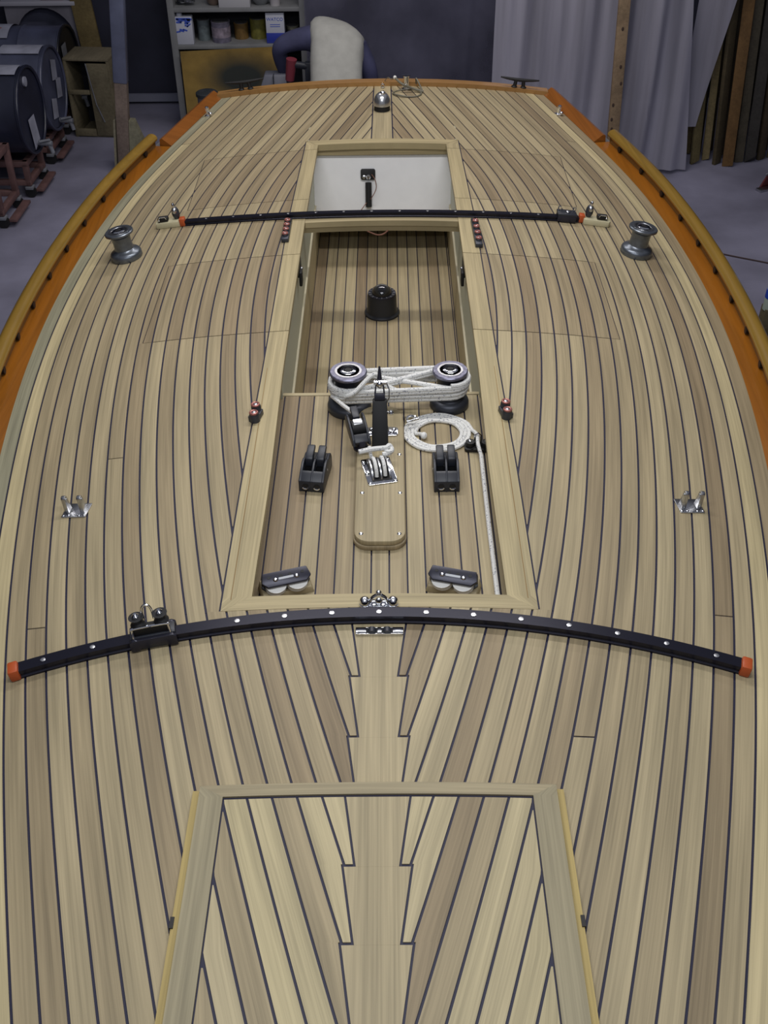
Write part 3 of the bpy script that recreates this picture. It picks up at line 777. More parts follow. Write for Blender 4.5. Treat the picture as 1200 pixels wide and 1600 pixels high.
# ---- turning blocks at the forward corners of the well
def turning(label, px, py, rz, s):
    P = at(px, py, ZB, False)
    t = thing('turning_block', label, 'block', (P.x, P.y, ZB), (0, 0, rz), 'turning blocks at the front of the well'); t.scale = (1.22, 1.1, 1.0)
    MB().add([(-.06, .0, 0), (.06, 0, 0), (.06, .055, 0), (-.06, .055, 0), (-.055, .004, .018), (.055, .004, .018), (.055, .05, .032), (-.055, .05, .032)],
             [(0, 3, 2, 1), (4, 5, 6, 7), (0, 1, 5, 4), (1, 2, 6, 5), (2, 3, 7, 6), (3, 0, 4, 7)]).build('wedge', TEAK, t, color=mixc(T_MID, T_LIGHT, .4), uv=lambda c: (c.x, c.y), bevel=.002)
    Mt = Matrix.Translation((0, .024, .044)) @ Matrix.Rotation(R(26), 4, 'X')
    hexp = [(-.056, -.008), (-.044, -.022), (.044, -.022), (.056, -.008), (.050, .018), (-.050, .018)]
    MB().prism(hexp, .012, .022, Mt).build('top_plate', ANOD, t, bevel=.002)
    MB().prism(hexp, -.018, -.012, Mt).build('bottom_plate', DARK, t, bevel=.002)
    MB().prism([(-.054, .0), (-.052, .016), (.052, .016), (.054, .0)], -.012, .012, Mt).build('back_web', BLACK, t)
    for x in (-.024, .024):
        MB().lathe([(.0235, -.011), (.020, -.003), (.020, .003), (.0235, .011)], 22, (x, -.014, 0), Mt).build('sheave', WHITE, t)
        MB().sphere((x, -.004, .022), (.006, .006, .004), 10, 6, Mt).build('bolt', CHROME, t)
        for dx in (-.014, .014): MB().lathe([(.004, .0215), (.004, .0228)], 8, (x + dx, .004, 0), Mt).build('drain_hole', BLACK, t)
    MB().prism(rrect(-.017, .017, -.006, .000, .002, .002), .022, .0228, Mt).build('nameplate', STEEL, t)
turning('dark block with two white sheaves in the well corner away from the running line', 451, 933, R(17), -1)
turning('dark block with two white sheaves in the well corner beside the running white line', 705, 931, R(-15), 1)

# ---- curved jib track, its car and end caps
ARC = []
pl, pm, pr_ = at(30, 1058), at(592, 972), at(1158, 1046)
pl = Vector((-.893, 1.857, 0)); pr_ = Vector((.893, 1.857, 0)); pm = Vector((0, 1.985, 0))
def arc_y(x): # circle through the three points
    s = .893; h = 1.985 - 1.857; rad = (s * s + h * h) / (2 * h); return 1.985 - rad + math.sqrt(rad * rad - x * x)
trk = thing('jib_track', 'long curved black track bolted across the foredeck', 'track')
sec = [(-.0165, .0005), (-.0165, .006), (-.0125, .009), (-.0125, .014), (-.0165, .017), (-.0165, .027), (.0165, .027), (.0165, .017), (.0125, .014), (.0125, .009), (.0165, .006), (.0165, .0005)]
def track_rail(xf, yf, x0, x1, n, sec, name, m, parent, lift=lambda x: 0):
    mb = MB(); k = len(sec)
    for i in range(n):
        x = x0 + (x1 - x0) * i / (n - 1); d = (yf(x + .001) - yf(x - .001)) / .002; q = math.hypot(1, d)
        for s, z in sec: mb.v.append(Vector((x - d / q * s, yf(x) + s / q, zd(x) + z + lift(x))))
    for i in range(n - 1):
        for j in range(k): l = (j + 1) % k; mb.f.append((i * k + j, i * k + l, (i + 1) * k + l, (i + 1) * k + j))
    mb.f += [tuple(range(k)), tuple((n - 1) * k + j for j in reversed(range(k)))]
    return mb.build(name, m, parent)
track_rail(0, arc_y, -.885, .885, 50, sec, 'rail', RAILM, trk)
for s in (-1, 1):
    x = s * .893; d = (arc_y(x * .999 + .0) - arc_y(x * .997)) / (x * .002); a = math.atan(d)
    MB().box((0, 0, .018), (.026, .040, .034), Matrix.Translation((x, arc_y(s * .885) - .004, zd(x))) @ Matrix.Rotation(a, 4, 'Z') @ Matrix.Rotation(math.atan(2 * CAMB * x), 4, 'Y')).build('end_cap', ORANGE, trk, bevel=.005)
    tag(bpy.data.objects[trk.children[-1].name], 'orange end cap')
for i in range(15):
    x = -.826 + i * .118
    if abs(x + .56) < .09: continue
    MB().lathe([(.0065, .0265), (.0065, .0283), (.003, .0288)], 12, (x, arc_y(x), zd(x))).build('bolt_head', STEEL, trk)
P = at(240, 1000, .02); x = P.x; d = (arc_y(x + .001) - arc_y(x - .001)) / .002
car = thing('track_car', 'black traveller car with chrome bail standing on the curved foredeck track', 'track car', (x, arc_y(x), zd(x)), (0, 0, 0))
car.matrix_basis = Matrix.Translation((x, arc_y(x), zd(x))) @ Matrix.Rotation(math.atan(d), 4, 'Z') @ Matrix.Rotation(math.atan(2 * CAMB * x), 4, 'Y')
for s in (-1, 1):
    mb = MB(); y0, y1 = s * .0185, s * .029
    q = [(-.058, .004), (-.040, .004), (-.028, .013), (0, .018), (.028, .013), (.040, .004), (.058, .004), (.058, .034), (.05, .040), (-.05, .040), (-.058, .034)]
    n = len(q); mb.v = [Vector((a, y0, b)) for a, b in q] + [Vector((a, y1, b)) for a, b in q]
    mb.f = [tuple(range(n)), tuple(range(2 * n - 1, n - 1, -1))] + [(i, (i + 1) % n, n + (i + 1) % n, n + i) for i in range(n)]
    mb.build('side_plate', ANOD, car, bevel=.002)
    MB().box((0, s * .021, .010), (.060, .006, .010)).build('ball_race', DARK, car)
MB().box((0, 0, .036), (.112, .038, .010)).build('body', DARK, car, bevel=.002)
MB().box((0, -.002, .052), (.088, .022, .024)).build('saddle', BLACK, car, bevel=.003)
MB().tube(spline([(-.045, -.020, .038), (-.045, -.018, .064), (-.038, -.016, .070), (.038, -.016, .070), (.045, -.018, .064), (.045, -.020, .038)], 5), .0032, 8).build('wire_bail', CHROME, car)
for s in (-1, 1):
    MB().lathe([(.019, .066), (.012, .074), (.012, .082), (.019, .090)], 18, (s * .029, .004, 0)).build('sheave', BLACK, car)
    MB().lathe([(.009, .090), (.009, .095), (.004, .101)], 12, (s * .029, .004, 0)).build('bolt_head', CHROME, car)
MB().tube(spline([(-.012, .006, .074), (-.012, .008, .102), (-.006, .010, .116), (.006, .010, .116), (.012, .008, .102), (.012, .006, .074)], 5), .0032, 8).build('shackle', CHROME, car)

# ---- chrome double-bail fitting on the forward coaming, flat plate ahead of the track
P = at(592, 948, 0)
t = thing('bail_fitting', 'polished three-horned bail fitting on the middle of the coaming board', 'fitting', (P.x, P.y + .004, .002))
MB().prism(rrect(-.050, .050, -.013, .016, .012, .012), 0, .006).build('base_plate', CHROME, t, bevel=.002)
for s in (-1, 1): MB().lathe([(.013, .005), (.014, .012), (.011, .020), (.005, .024)], 16, (s * .036, .002, 0)).build('post', CHROME, t)
MB().tube(spline([(-.022, .002, .006), (-.018, .002, .022), (-.008, .002, .032), (0, .002, .036), (.008, .002, .032), (.018, .002, .022), (.022, .002, .006)], 4), .0045, 10).build('bail', CHROME, t)
MB().sphere((0, .002, .040), (.008, .007, .009), 12, 8).build('knob', CHROME, t)
MB().sphere((0, .0, .014), (.010, .007, .012), 12, 8).build('centre_stud', CHROME, t)
P = at(593, 988, 0)
t = thing('deck_sheave_plate', 'flat polished plate with two black sheaves just ahead of the curved track', 'sheave box', (P.x, P.y, .0005))
MB().box((0, 0, .003), (.118, .003, .006), Matrix.Translation((0, -.0105, 0))).build('rim', CHROME, t, bevel=.001)
MB().box((0, .0105, .003), (.118, .003, .006)).build('rim', CHROME, t, bevel=.001)
MB().box((0, 0, .0012), (.116, .02, .0022)).build('well_plate', BLACK, t)
for x0 in (-.046, .046): MB().box((x0, 0, .0045), (.027, .021, .006)).build('end_pad', CHROME, t, bevel=.002)
MB().box((0, 0, .0045), (.010, .022, .006)).build('centre_web', CHROME, t, bevel=.001)
for x0 in (-.019, .019): MB().cyl((x0, -.008, .002), (x0, .008, .002), .011, 16).build('sheave', DARK, t)

# ---- mainsheet traveller on its beam
trv = thing('mainsheet_traveller', 'straight black traveller track on the beam across the cockpit', 'track')
YT = lambda x: 4.408 + .045 * (x / .85) ** 2
sec2 = [(-.014, .0005), (-.014, .006), (-.010, .009), (-.010, .013), (-.014, .015), (-.014, .022), (.014, .022), (.014, .015), (.010, .013), (.010, .009), (.014, .006), (.014, .0005)]
track_rail(0, YT, -.842, .842, 40, sec2, 'rail', RAILM, trv)
for s in (-1, 1):
    o = MB().box((s * .854, YT(.85), zd(.854) + .018), (.024, .034, .034), rot=(0, math.atan(2 * CAMB * s * .85), 0)).build('end_cap', ORANGE, trv, bevel=.004)
    tag(o, 'orange end cap')
for i in range(13):
    x = -.75 + i * .118
    MB().lathe([(.006, .0215), (.006, .0232), (.003, .0238)], 10, (x, YT(x), zd(x))).build('bolt_head', STEEL, trv)
x = at(886, 345, .02).x
t = thing('traveller_car', 'small black car parked at the orange end of the straight cockpit track', 'track car', (x, YT(x), zd(x)), tilt(x))
for s in (-1, 1): MB().box((0, s * .022, .018), (.080, .010, .030)).build('side_plate', ANOD, t, bevel=.004)
MB().box((0, 0, .034), (.084, .054, .012)).build('body', DARK, t, bevel=.004)
MB().sphere((.002, -.006, .042), (.010, .009, .006), 12, 8).build('boss', CHROME, t)
for s in (-1, 1):
    MB().tube([(s * .032 - .006, .01, .036), (s * .032 - .005, .012, .056), (s * .032 + .005, .012, .056), (s * .032 + .006, .01, .036)], .003, 8).build('eye', CHROME, t)

# ---- control-line pads at the traveller ends
def pad(label, px, py, s):
    P = at(px, py); 
    t = thing('cleat_pad', label, 'cleat', (P.x, P.y, P.z), tilt(P.x), 'cam cleats on cream wedge pads')
    CR_ = (0.50, 0.46, 0.30)
    q = [(-.055, -.016), (.052, -.020), (.062, -.006), (.058, .030), (-.045, .030), (-.058, .010)]
    MB().prism([(a * -s if s < 0 else a, b) for a, b in (q if s > 0 else [(a, b) for a, b in reversed(q)])], 0.0005, .026).build('wedge', TEAK, t, bevel=.003, color=CR_, uv=lambda c: (c.x, c.y))
    MB().box((s * .022, .004, .036), (.046, .030, .020)).build('cam_cleat', BLACK, t, bevel=.006)
    MB().tube([(s * .022 - .017, -.012, .040), (s * .022 - .012, -.014, .050), (s * .022 + .012, -.014, .050), (s * .022 + .017, -.012, .040)], .0025, 8).build('wire_guard', CHROME, t)
    MB().sphere((s * .038, -.012, .037), (.005, .005, .004), 8, 6).build('screw', CHROME, t)
    MB().sphere((s * -.036, .012, .052), (.017, .014, .030), 16, 10).build('block_cheek', DWIN, t)
    MB().sphere((s * -.034, .006, .064), (.012, .012, .014), 14, 8).build('block_head', STEEL, t)
    MB().lathe([(.006, .078), (.007, .092), (.003, .098)], 12, (s * -.034, .010, 0)).build('block_pin', CHROME, t)
pad('cam cleat and upright block on a cream wedge pad by the bare orange track end', 266, 354, -1)
pad('cam cleat and upright block on a cream wedge pad beside the parked traveller car', 930, 351, 1)

# ---- chrome chainplate pairs
def chain(label, px, py, rz):
    P = at(px, py)
    t = thing('chainplate', label, 'chainplate', fit_loc(P), tilt(P.x, rz), 'chrome chainplate pairs')
    MB().prism(rrect(-.038, .038, -.030, .034, .004, .004), 0, .003).build('deck_plate', STEEL, t, bevel=.001)
    for s in (-1, 1):
        mb = MB(); n = 9; x0, x1 = s * .024 - .006, s * .024 + .006
        q = [(-.014, .003), (.014, .003), (.009, .044)] + [(.009 * math.cos(a), .048 + .009 * math.sin(a)) for a in [PI * i / 8 for i in range(9)]] + [(-.009, .044)]
        n = len(q); mb.v = [Vector((x0, a, b)) for a, b in q] + [Vector((x1, a, b)) for a, b in q]
        mb.f = [tuple(range(n)), tuple(range(2 * n - 1, n - 1, -1))] + [(i, (i + 1) % n, n + (i + 1) % n, n + i) for i in range(n)]
        mb.build('tang', STEEL, t, bevel=.001)
        MB().cyl((s * .024 - .009, 0, .046), (s * .024 + .009, 0, .046), .004, 12).build('clevis_pin', STEEL, t)
        MB().sphere((s * .032, -.023, .004), (.005, .005, .003), 10, 6).build('bolt', CHROME, t)
        MB().sphere((s * .016, -.023, .004), (.005, .005, .003), 10, 6).build('bolt', CHROME, t)
chain('pair of chrome tangs on a deck plate, steel-drum side of the deck', 120, 799, R(-8))
chain('pair of chrome tangs on a deck plate, timber-board side of the deck', 1077, 792, R(8))

# ---- red ringed leads
def twin_lead(label, px, py, s):
    P = at(px, py)
    t = thing('bullseye_lead', label, 'fairlead', fit_loc(P), tilt(P.x, s * R(14)), 'dark twin leads with copper rings')
    for (y, x, h) in ((0.0, 0, .034), (.036, s * .006, .040)):
        MB().lathe([(.016, 0), (.016, h * .8), (.013, h)], 16, (x, y, 0), sx=1, sy=1).build('housing', DWIN, t)
        MB().torus((x, y - .002, h), .011, .004, 18, 8).build('copper_ring', REDM, t)
        MB().sphere((x, y, h), (.008, .008, .003), 10, 6).build('bore', STEEL, t)
    MB().box((s * .003, .018, .010), (.034, .052, .02)).build('base', DWIN, t, bevel=.003)
twin_lead('dark twin lead with copper rings on the coaming, steel-drum side', 399, 658, -1)
twin_lead('dark twin lead with copper rings on the coaming, timber-board side', 791, 653, 1)
def row_lead(label, px0, py0, px1, py1):
    A, B = at(px0, py0), at(px1, py1)
    d = B - A; L = d.length; rz = math.atan2(d.y, d.x) - PI / 2
    t = thing('lead_row', label, 'fairlead', fit_loc(A), tilt(A.x, rz), 'rows of copper-ringed leads')
    MB().box((0, L / 2, .009), (.030, L + .03, .018)).build('base', DWIN, t, bevel=.003)
    for i in range(4):
        y = L * (i + .45) / 4
        MB().lathe([(.014, .016), (.014, .022), (.011, .027)], 14, (0, y, 0)).build('housing', DWIN, t)
        MB().torus((0, y, .027), .009, .0045, 16, 8).build('copper_ring', REDM, t)
        MB().sphere((0, y, .027), (.006, .006, .003), 8, 6).build('bore', STEEL, t)
row_lead('row of four copper-ringed leads by the track, steel-drum side of the cockpit', 446, 377, 451, 349)
row_lead('row of four copper-ringed leads by the track, timber-board side of the cockpit', 748, 385, 741, 349)

# ---- steering compass on the sole
P = at(597, 489, ZS, False)
t = thing('compass', 'black domed compass standing on the cockpit sole', 'compass', (P.x, P.y, ZS))
MB().lathe([(.082, 0), (.082, .008), (.072, .014), (.070, .020), (.068, .090), (.066, .100), (.060, .104)], 32).build('case', DARK, t)
MB().lathe([(.066, .100), (.064, .106), (.052, .106), (.050, .100)], 32).build('bezel', ANOD, t)
GLASS = mat('tinted_dome', (0.02, 0.02, 0.025), 0.04, coat=1.0)
MB().sphere((0, 0, .102), (.047, .047, .042), 28, 14, zmin=0.0).build('dome', GLASS, t)
for i in range(16):
    a = 2 * PI * i / 16
    MB().box((.057 * math.cos(a), .057 * math.sin(a), .1065), (.010, .003, .0015), rot=(0, 0, a)).build('dial_mark', STEEL, t)

# ---- lever panel and shaft on the white bulkhead
Bx = Vector((0, 5.275, -.05)); Dn = (Vector((0, 5.185, -.385)) - Bx).normalized(); Nb = Vector((0, -Dn.z, Dn.y)) * -1
if Nb.y > 0: Nb = -Nb
def on_bulk(px, py, off=0.0):
    d = CF + CR * ((px - 600) / F_PX) - CU * ((py - 800) / F_PX); t = (Bx - CO).dot(Nb) / d.dot(Nb); return CO + d * t + Nb * off
def bulk_M(P): X = Vector((1, 0, 0)); Y = -Dn; Z = X.cross(Y); return Matrix((X, Y, Z)).transposed().to_4x4(), P
def bulk_thing(name, label, cat, px, py):
    P = on_bulk(px, py); M, _ = bulk_M(P); t = thing(name, label, cat); t.matrix_basis = Matrix.Translation(P) @ M; return t
t = bulk_thing('engine_control', 'black control plate with chrome hub on the white bulkhead', 'control', 575, 272)
MB().prism(rrect(-.036, .036, -.026, .026, .010, .010), .0005, .012).build('plate', BLACK, t, bevel=.003)
MB().lathe([(.012, .010), (.013, .020), (.010, .030), (.005, .034)], 16, (.002, -.012, 0)).build('hub', CHROME, t)
MB().lathe([(.009, .010), (.009, .016), (.004, .019)], 14, (-.020, -.012, 0)).build('button', STEEL, t)
t = bulk_thing('black_tube', 'short black tube lying upright against the white bulkhead', 'tube', 576, 301)
MB().cyl((0, -.066, .016), (0, .050, .016), .0155, 18).build('sleeve', BLACK, t)
MB().torus((0, -.052, .016), .012, .004, 14, 6, ).build('collar', STEEL, t)
t = thing('loose_wire', 'thin brown wire trailing from the control plate down under the track', 'wire')
MB().tube(spline([on_bulk(581, 272, .02), on_bulk(586, 279, .04), on_bulk(588, 292, .04), on_bulk(582, 305, .05), on_bulk(572, 316, .05), at_y(563, 330, 4.60), at_y(556, 338, 4.48), at_y(558, 352, 4.46)], 6), .0022, 6).build('upper_run', WIRE, t)
MB().tube(spline([at_y(568, 358, 4.40), at_y(576, 362, 4.37), at_y(590, 367, 4.34), at_y(600, 365, 4.34), at_y(607, 359, 4.38)], 6), .0032, 6).build('hanging_loop', WIRE, t)

# ---- lid latches hanging on the cockpit sides
def latch(label, px, py, s):
    P = at(px, py, -.03, False)
    t = thing('lid_latch', label, 'latch', (s * .336, P.y - .02, -.05), (0, 0, 0), 'black locker latches')
    MB().box((-s * .006, .05, .0), (.012, .10, .05)).build('plate', BLACK, t, bevel=.004)
    MB().box((-s * .014, .02, -.03), (.012, .05, .06)).build('tongue', BLACK, t, bevel=.004)
    MB().sphere((-s * .016, .045, -.005), (.007, .009, .007), 10, 6).build('stud', STEEL, t)
latch('black latch hanging inside the cockpit, steel-drum side', 470, 415, -1)
latch('black latch hanging inside the cockpit, timber-board side', 722, 415, 1)

# ---- stern fittings
P = at(597, 172)
t = thing('stern_light', 'polished dome light with black foot on the aft king plank', 'lamp', fit_loc(P)); t.scale = (1.1, 1.1, 1.1)
MB().lathe([(.037, 0), (.037, .022), (.034, .024)], 24, sy=.85).build('foot', BLACK, t)
MB().sphere((0, .004, .024), (.042, .040, .060), 24, 14, zmin=0.0).build('shell', mat('dull_chrome', (0.62, 0.63, 0.64), 0.22, 0.9), t)
MB().sphere((.004, -.004, .080), (.013, .012, .010), 12, 8).build('top_screw', CHROME, t)
P = at(598, 137)
t = thing('pad_eye', 'tiny chrome eye on the transom cap behind the dome light', 'eye', (P.x, P.y, .001))
MB().lathe([(.012, 0), (.012, .004), (.006, .006)], 14).build('base', CHROME, t)
MB().torus((0, 0, .014), .008, .003, 16, 6, Matrix.Rotation(R(90), 4, 'X') @ Matrix.Translation((0, .014, 0))).build('ring', CHROME, t)
P = at(635, 139)
t = thing('socket_post', 'small flared chrome post with a cable at the stern', 'post', fit_loc(P))
MB().lathe([(.026, 0), (.026, .005), (.015, .010), (.013, .055), (.017, .068), (.023, .072), (.021, .073)], 22).build('flared_tube', CHROME, t)
MB().cyl((-.02, -.02, .022), (.0, -.01, .022), .008, 12).build('side_spigot', CHROME, t)
t = thing('cable_loop', 'thin grey cable looped on the stern deck at the chrome post', 'cable')
P = at(636, 146)
Q = [P + Vector((.075 * math.cos(a), .060 * math.sin(a) - .01, .006 + .004 * math.sin(2 * a))) for a in [2 * PI * i / 24 for i in range(26)]]
MB().tube(Q, .0045, 6).build('loop', GCABLE, t)
MB().tube(spline([P + Vector((.088, .01, .006)), P + Vector((.03, .02, .020)), at_y(628, 131, 5.98), at_y(617, 121, 6.02)], 6), .0065, 8).build('thick_end', GCABLE, t)
MB().tube(spline([P + Vector((.08, .04, .006)), P + Vector((.05, .09, .05)), at_y(650, 134, 6.1), at_y(640, 130, 6.12)], 6), .0042, 6).build('return_run', GCABLE, t)
e0 = at_y(617, 121, 6.02)
MB().sphere(e0, (.010, .010, .010), 10, 8).build('plug', WHITE, t)
MB().tube(spline([e0, at_y(612, 124, 6.05), at_y(606, 121, 6.08), at_y(601, 127, 6.1)], 5), .0022, 6).build('thin_lead', GCABLE, t)
def horn(label, px, py):
    P = at(px, py)
    t = thing('horn_cleat', label, 'cleat', (P.x, P.y, ztr(P.x) if P.y > Y_END else P.z), tilt(P.x), 'black horn cleats')
    MB().tube([(-.105, 0, .046), (-.07, 0, .043), (-.03, 0, .040), (0, 0, .039), (.03, 0, .040), (.07, 0, .043), (.105, 0, .046)], [.004, .007, .009, .010, .009, .007, .004], 10).build('horns', BLACK, t)
    for s in (-1, 1):
        MB().cyl((s * .024, 0, 0), (s * .020, 0, .038), .011, 12, .009).build('foot', BLACK, t)
        MB().lathe([(.016, 0), (.016, .004), (.011, .008)], 12, (s * .025, 0, 0)).build('foot_pad', BLACK, t)
horn('black horn cleat at the stern corner in front of the plywood sheet', 385, 146)
horn('black horn cleat at the stern corner in front of the plastic curtain', 810, 143)
def stud(label, px, py):
    P = at(px, py)
    t = thing('rail_stud', label, 'fairlead', fit_loc(P), tilt(P.x), 'chrome studs by the aft bulwarks')
    MB().lathe([(.020, 0), (.020, .005), (.009, .010), (.009, .030), (.012, .036), (.010, .046), (.004, .050)], 18).build('post', CHROME, t)
    MB().sphere((.014, -.012, .012), (.011, .009, .010), 12, 8).build('foot_boss', CHROME, t)
stud('small chrome stud beside the varnished aft bulwark, plywood side', 326, 181)
stud('small chrome stud beside the varnished aft bulwark, curtain side', 872, 179)
# ================================================================== workshop behind the boat
def fl(px, py): return at(px, py, FLOOR, False)
# ---- plastic curtains
def plastic(name, col, rough, alpha, nsc=3.0):
    m = mat(name, col, rough, noise=0.35, nscale=nsc, ndet=5); nt = m.node_tree; b = nt.nodes['Principled BSDF']
    out = nt.nodes['Material Output']; tr = nt.nodes.new('ShaderNodeBsdfTransparent'); tl = nt.nodes.new('ShaderNodeBsdfTranslucent')
    tl.inputs['Color'].default_value = (*col, 1)
    m1 = nt.nodes.new('ShaderNodeMixShader'); m1.inputs[0].default_value = 0.25
    m2 = nt.nodes.new('ShaderNodeMixShader'); m2.inputs[0].default_value = alpha
    nt.links.new(b.outputs[0], m1.inputs[1]); nt.links.new(tl.outputs[0], m1.inputs[2])
    nt.links.new(tr.outputs[0], m2.inputs[1]); nt.links.new(m1.outputs[0], m2.inputs[2]); nt.links.new(m2.outputs[0], out.inputs['Surface'])
    return m
PLA = plastic('dimmed_plastic_film', (0.15, 0.15, 0.215), 0.24, 0.72)  # darker copy of the film; the dark behind it is put into its colour
PLB = plastic('dusty_plastic_film', (0.42, 0.41, 0.49), 0.42, 0.92)
for n_ in PLB.node_tree.nodes:
    if n_.type == 'TEX_NOISE':
        mp_ = PLB.node_tree.nodes.new('ShaderNodeMapping'); mp_.inputs['Scale'].default_value = (3.2, 1, .12)
        tc_ = [q for q in PLB.node_tree.nodes if q.type == 'TEX_COORD'][0]
        PLB.node_tree.links.new(tc_.outputs['Object'], mp_.inputs['Vector']); PLB.node_tree.links.new(mp_.outputs[0], n_.inputs['Vector'])
def curtain(label, x0, x1, Y0, z0, z1, m, seed, amp, hem=None, right=None, nx=110, nz=26, freq=1.0):
    rg = random.Random(seed); ph = [rg.uniform(0, 6.3) for _ in range(8)]
    fold = [(rg.uniform(x0, x1), rg.uniform(.02, .07), rg.uniform(.3, 1)) for _ in range(int((x1 - x0) * 7))]
    def dy(x, z):
        s = 0.45 * math.sin(9 * freq * x + ph[0] + .5 * z) + .3 * math.sin(21 * freq * x + ph[1] - .8 * z) + .15 * math.sin(47 * freq * x + ph[2])
        for c, w, h in fold: s += -h * math.exp(-((x - c - .04 * (z - z0)) / w) ** 2)
        return amp * s * (0.55 + .45 * (z1 - z) / (z1 - z0)) + .03 * math.sin(3 * z + 4 * x + ph[3])
    mb = MB()
    for j in range(nz):
        v = j / (nz - 1)
        for i in range(nx):
            u = i / (nx - 1)
            zb = z0 + (hem(u) if hem else 0); z = zb + (z1 - zb) * v
            xr = x1 + (right(z) if right else 0); x = x0 + (xr - x0) * u
            mb.v.append(Vector((x, Y0 + dy(x, z), z)))
    for j in range(nz - 1):
        for i in range(nx - 1):
            a = j * nx + i; mb.f.append((a, a + 1, a + nx + 1, a + nx))
    o = mb.build('plastic_curtain', m); tag(o, label, 'curtain', 'hanging plastic sheets'); return o
XA = at_y(478, 60, 7.95).x; XB = at_y(800, 60, 7.95).x
curtain('dark plastic sheet hanging behind the bending person', XA, XB, 7.95, FLOOR + .02, .75, PLA, 4, .022)
YB = 7.22
XC = at_y(772, 60, YB).x; qt = at_y(1085, 0, YB); qb = at_y(1071, 262, YB)
curtain('pale dusty plastic sheet hanging in folds behind the knotty post', XC, qb.x, YB, FLOOR + .012, .75, PLB, 9, .045, hem=lambda u: .02 * math.sin(u * 9) ** 2, right=lambda z: (z - qb.z) * (qt.x - qb.x) / (qt.z - qb.z), freq=1.3)
ft = at_y(1150, 0, 7.30); fb_ = at_y(1088, 200, 7.30)
curtain('narrow plastic flap drawn across the front of the standing boards', qb.x - .06, fb_.x, 7.30, fb_.z, .75, PLB, 12, .02, right=lambda z: (z - fb_.z) * (ft.x - fb_.x) / (ft.z - fb_.z), nx=40)

# ---- standing boards at the right-hand end
rt = random.Random(8)
tones = [tuple(q * .75 for q in c_) for c_ in [(.16, .12, .05), (.20, .16, .07), (.05, .04, .025), (.32, .25, .12), (.07, .055, .03), (.11, .085, .045), (.045, .035, .02), (.20, .11, .04), (.06, .05, .035), (.13, .11, .075), (.03, .026, .022), (.06, .055, .05), (.035, .035, .038), (.10, .075, .045), (.09, .06, .03), (.12, .10, .05)]]
words = ['narrow olive board at the sheet edge', 'tan board in front, nearest the sheet hem', 'dark narrow board behind the tan one', 'palest board of the row, cream edged', 'dark brown board after the pale one', 'grey-brown board with a worn foot', 'blackish board standing deep in the row',
         'reddish brown board with a lit upper face', 'dark slat beside the reddish board', 'grey board standing proud of its neighbours', 'black gap-filling board set far back', 'slate-grey board with a cut foot', 'charcoal board near the red bracket', 'brown board above the red bracket', 'chestnut board standing at the frame edge', 'olive board standing beyond the red bracket']
for i in range(16):
    px = 1076 + i * 8.6; py = 251 + rt.uniform(-5, 5) + (5 if 4 < i < 12 and i % 2 else 0)
    b = fl(px, py); h = 1.75 + rt.uniform(-.1, .2)
    t = thing('timber_board', words[i], 'board', (b.x, b.y + (.10 if i % 2 == 0 else 0), FLOOR), (R(-2.4), R(-2.9), R(rt.uniform(-45, 45))), 'boards standing against the back wall')
    w = rt.uniform(.045, .075)
    mb = MB().add([(-w / 2, -.014, 0), (w / 2, -.014, rt.uniform(0, .05)), (w / 2, .014, rt.uniform(.0, .05)), (-w / 2, .014, 0), (-w / 2, -.014, h), (w / 2, -.014, h - .03), (w / 2, .014, h - .03), (-w / 2, .014, h)],
             [(0, 3, 2, 1), (4, 5, 6, 7), (0, 1, 5, 4), (1, 2, 6, 5), (2, 3, 7, 6), (3, 0, 4, 7)])
    mb.build('board_face', RAW, t, color=tones[i], bevel=.004)

# ---- knotty post in front of the pale sheet
t0 = at_y(976, 0, 6.95); b0 = at_y(957, 217, 6.95)
dz = t0.z - b0.z; sl = (t0.x - b0.x) / dz
zb = FLOOR; xb = b0.x + (zb - b0.z) * sl; zt = 0.8; xt = b0.x + (zt - b0.z) * sl
t = thing('knotty_post', 'upright pine post with dark knots in front of the pale sheet', 'post', (xb, 6.95, FLOOR), (0, math.atan(sl), 0))
L = (zt - zb)
MB().box((0, 0, L / 2), (.068, .038, L)).build('shaft', RAW, t, color=(.27, .19, .115), bevel=.004)
for z in (1.0, .78, .68, .55, .46, .40):
    MB().lathe([(.008, 0), (.007, .002), (.003, .003)], 10, M=Matrix.Translation((rt.uniform(-.02, .02), -.0185, z)) @ Matrix.Rotation(R(90), 4, 'X') @ Matrix.Diagonal((1, 1.6, 1, 1))).build('knot', mat('dark_knot', (.06, .035, .025), .7), t)

# ---- red bracket, padded stand, floor cord at the frame edge
REDP = mat('red_paint', (.16, .035, .035), .5, noise=.2, nscale=12)
b = fl(1186, 296)
t = thing('red_bracket', 'dark red angled bracket on the floor before the timber boards', 'bracket', (b.x, b.y, FLOOR))
MB().add([(0, 0, 0), (.16, .10, 0), (.16, .12, 0), (0, .02, 0), (.11, .0, .27), (.2, .10, .27), (.2, .12, .27), (.11, .02, .27)], [(0, 3, 2, 1), (4, 5, 6, 7), (0, 1, 5, 4), (1, 2, 6, 5), (2, 3, 7, 6), (3, 0, 4, 7)]).build('web', REDP, t, bevel=.004)
MB().box((.10, .02, .008), (.26, .05, .016), rot=(0, 0, R(25))).build('foot', STEEL, t, bevel=.003)
MB().cyl((.02, -.01, .10), (.15, .03, .16), .008, 8).build('rib', STEEL, t)
Pt = at_y(1199, 480, 4.7)
t = thing('padded_stand', 'pale green sleeved boat stand with blue tape on a dark timber leg', 'stand', (Pt.x, 4.7, FLOOR), (0, R(2), 0))
hz = Pt.z - FLOOR
MB().cyl((0, 0, hz - .01), (0, 0, hz + .62), .034, 20).build('sleeve', mat('pale_green_foam', (.36, .42, .36), .7, noise=.12, nscale=9), t)
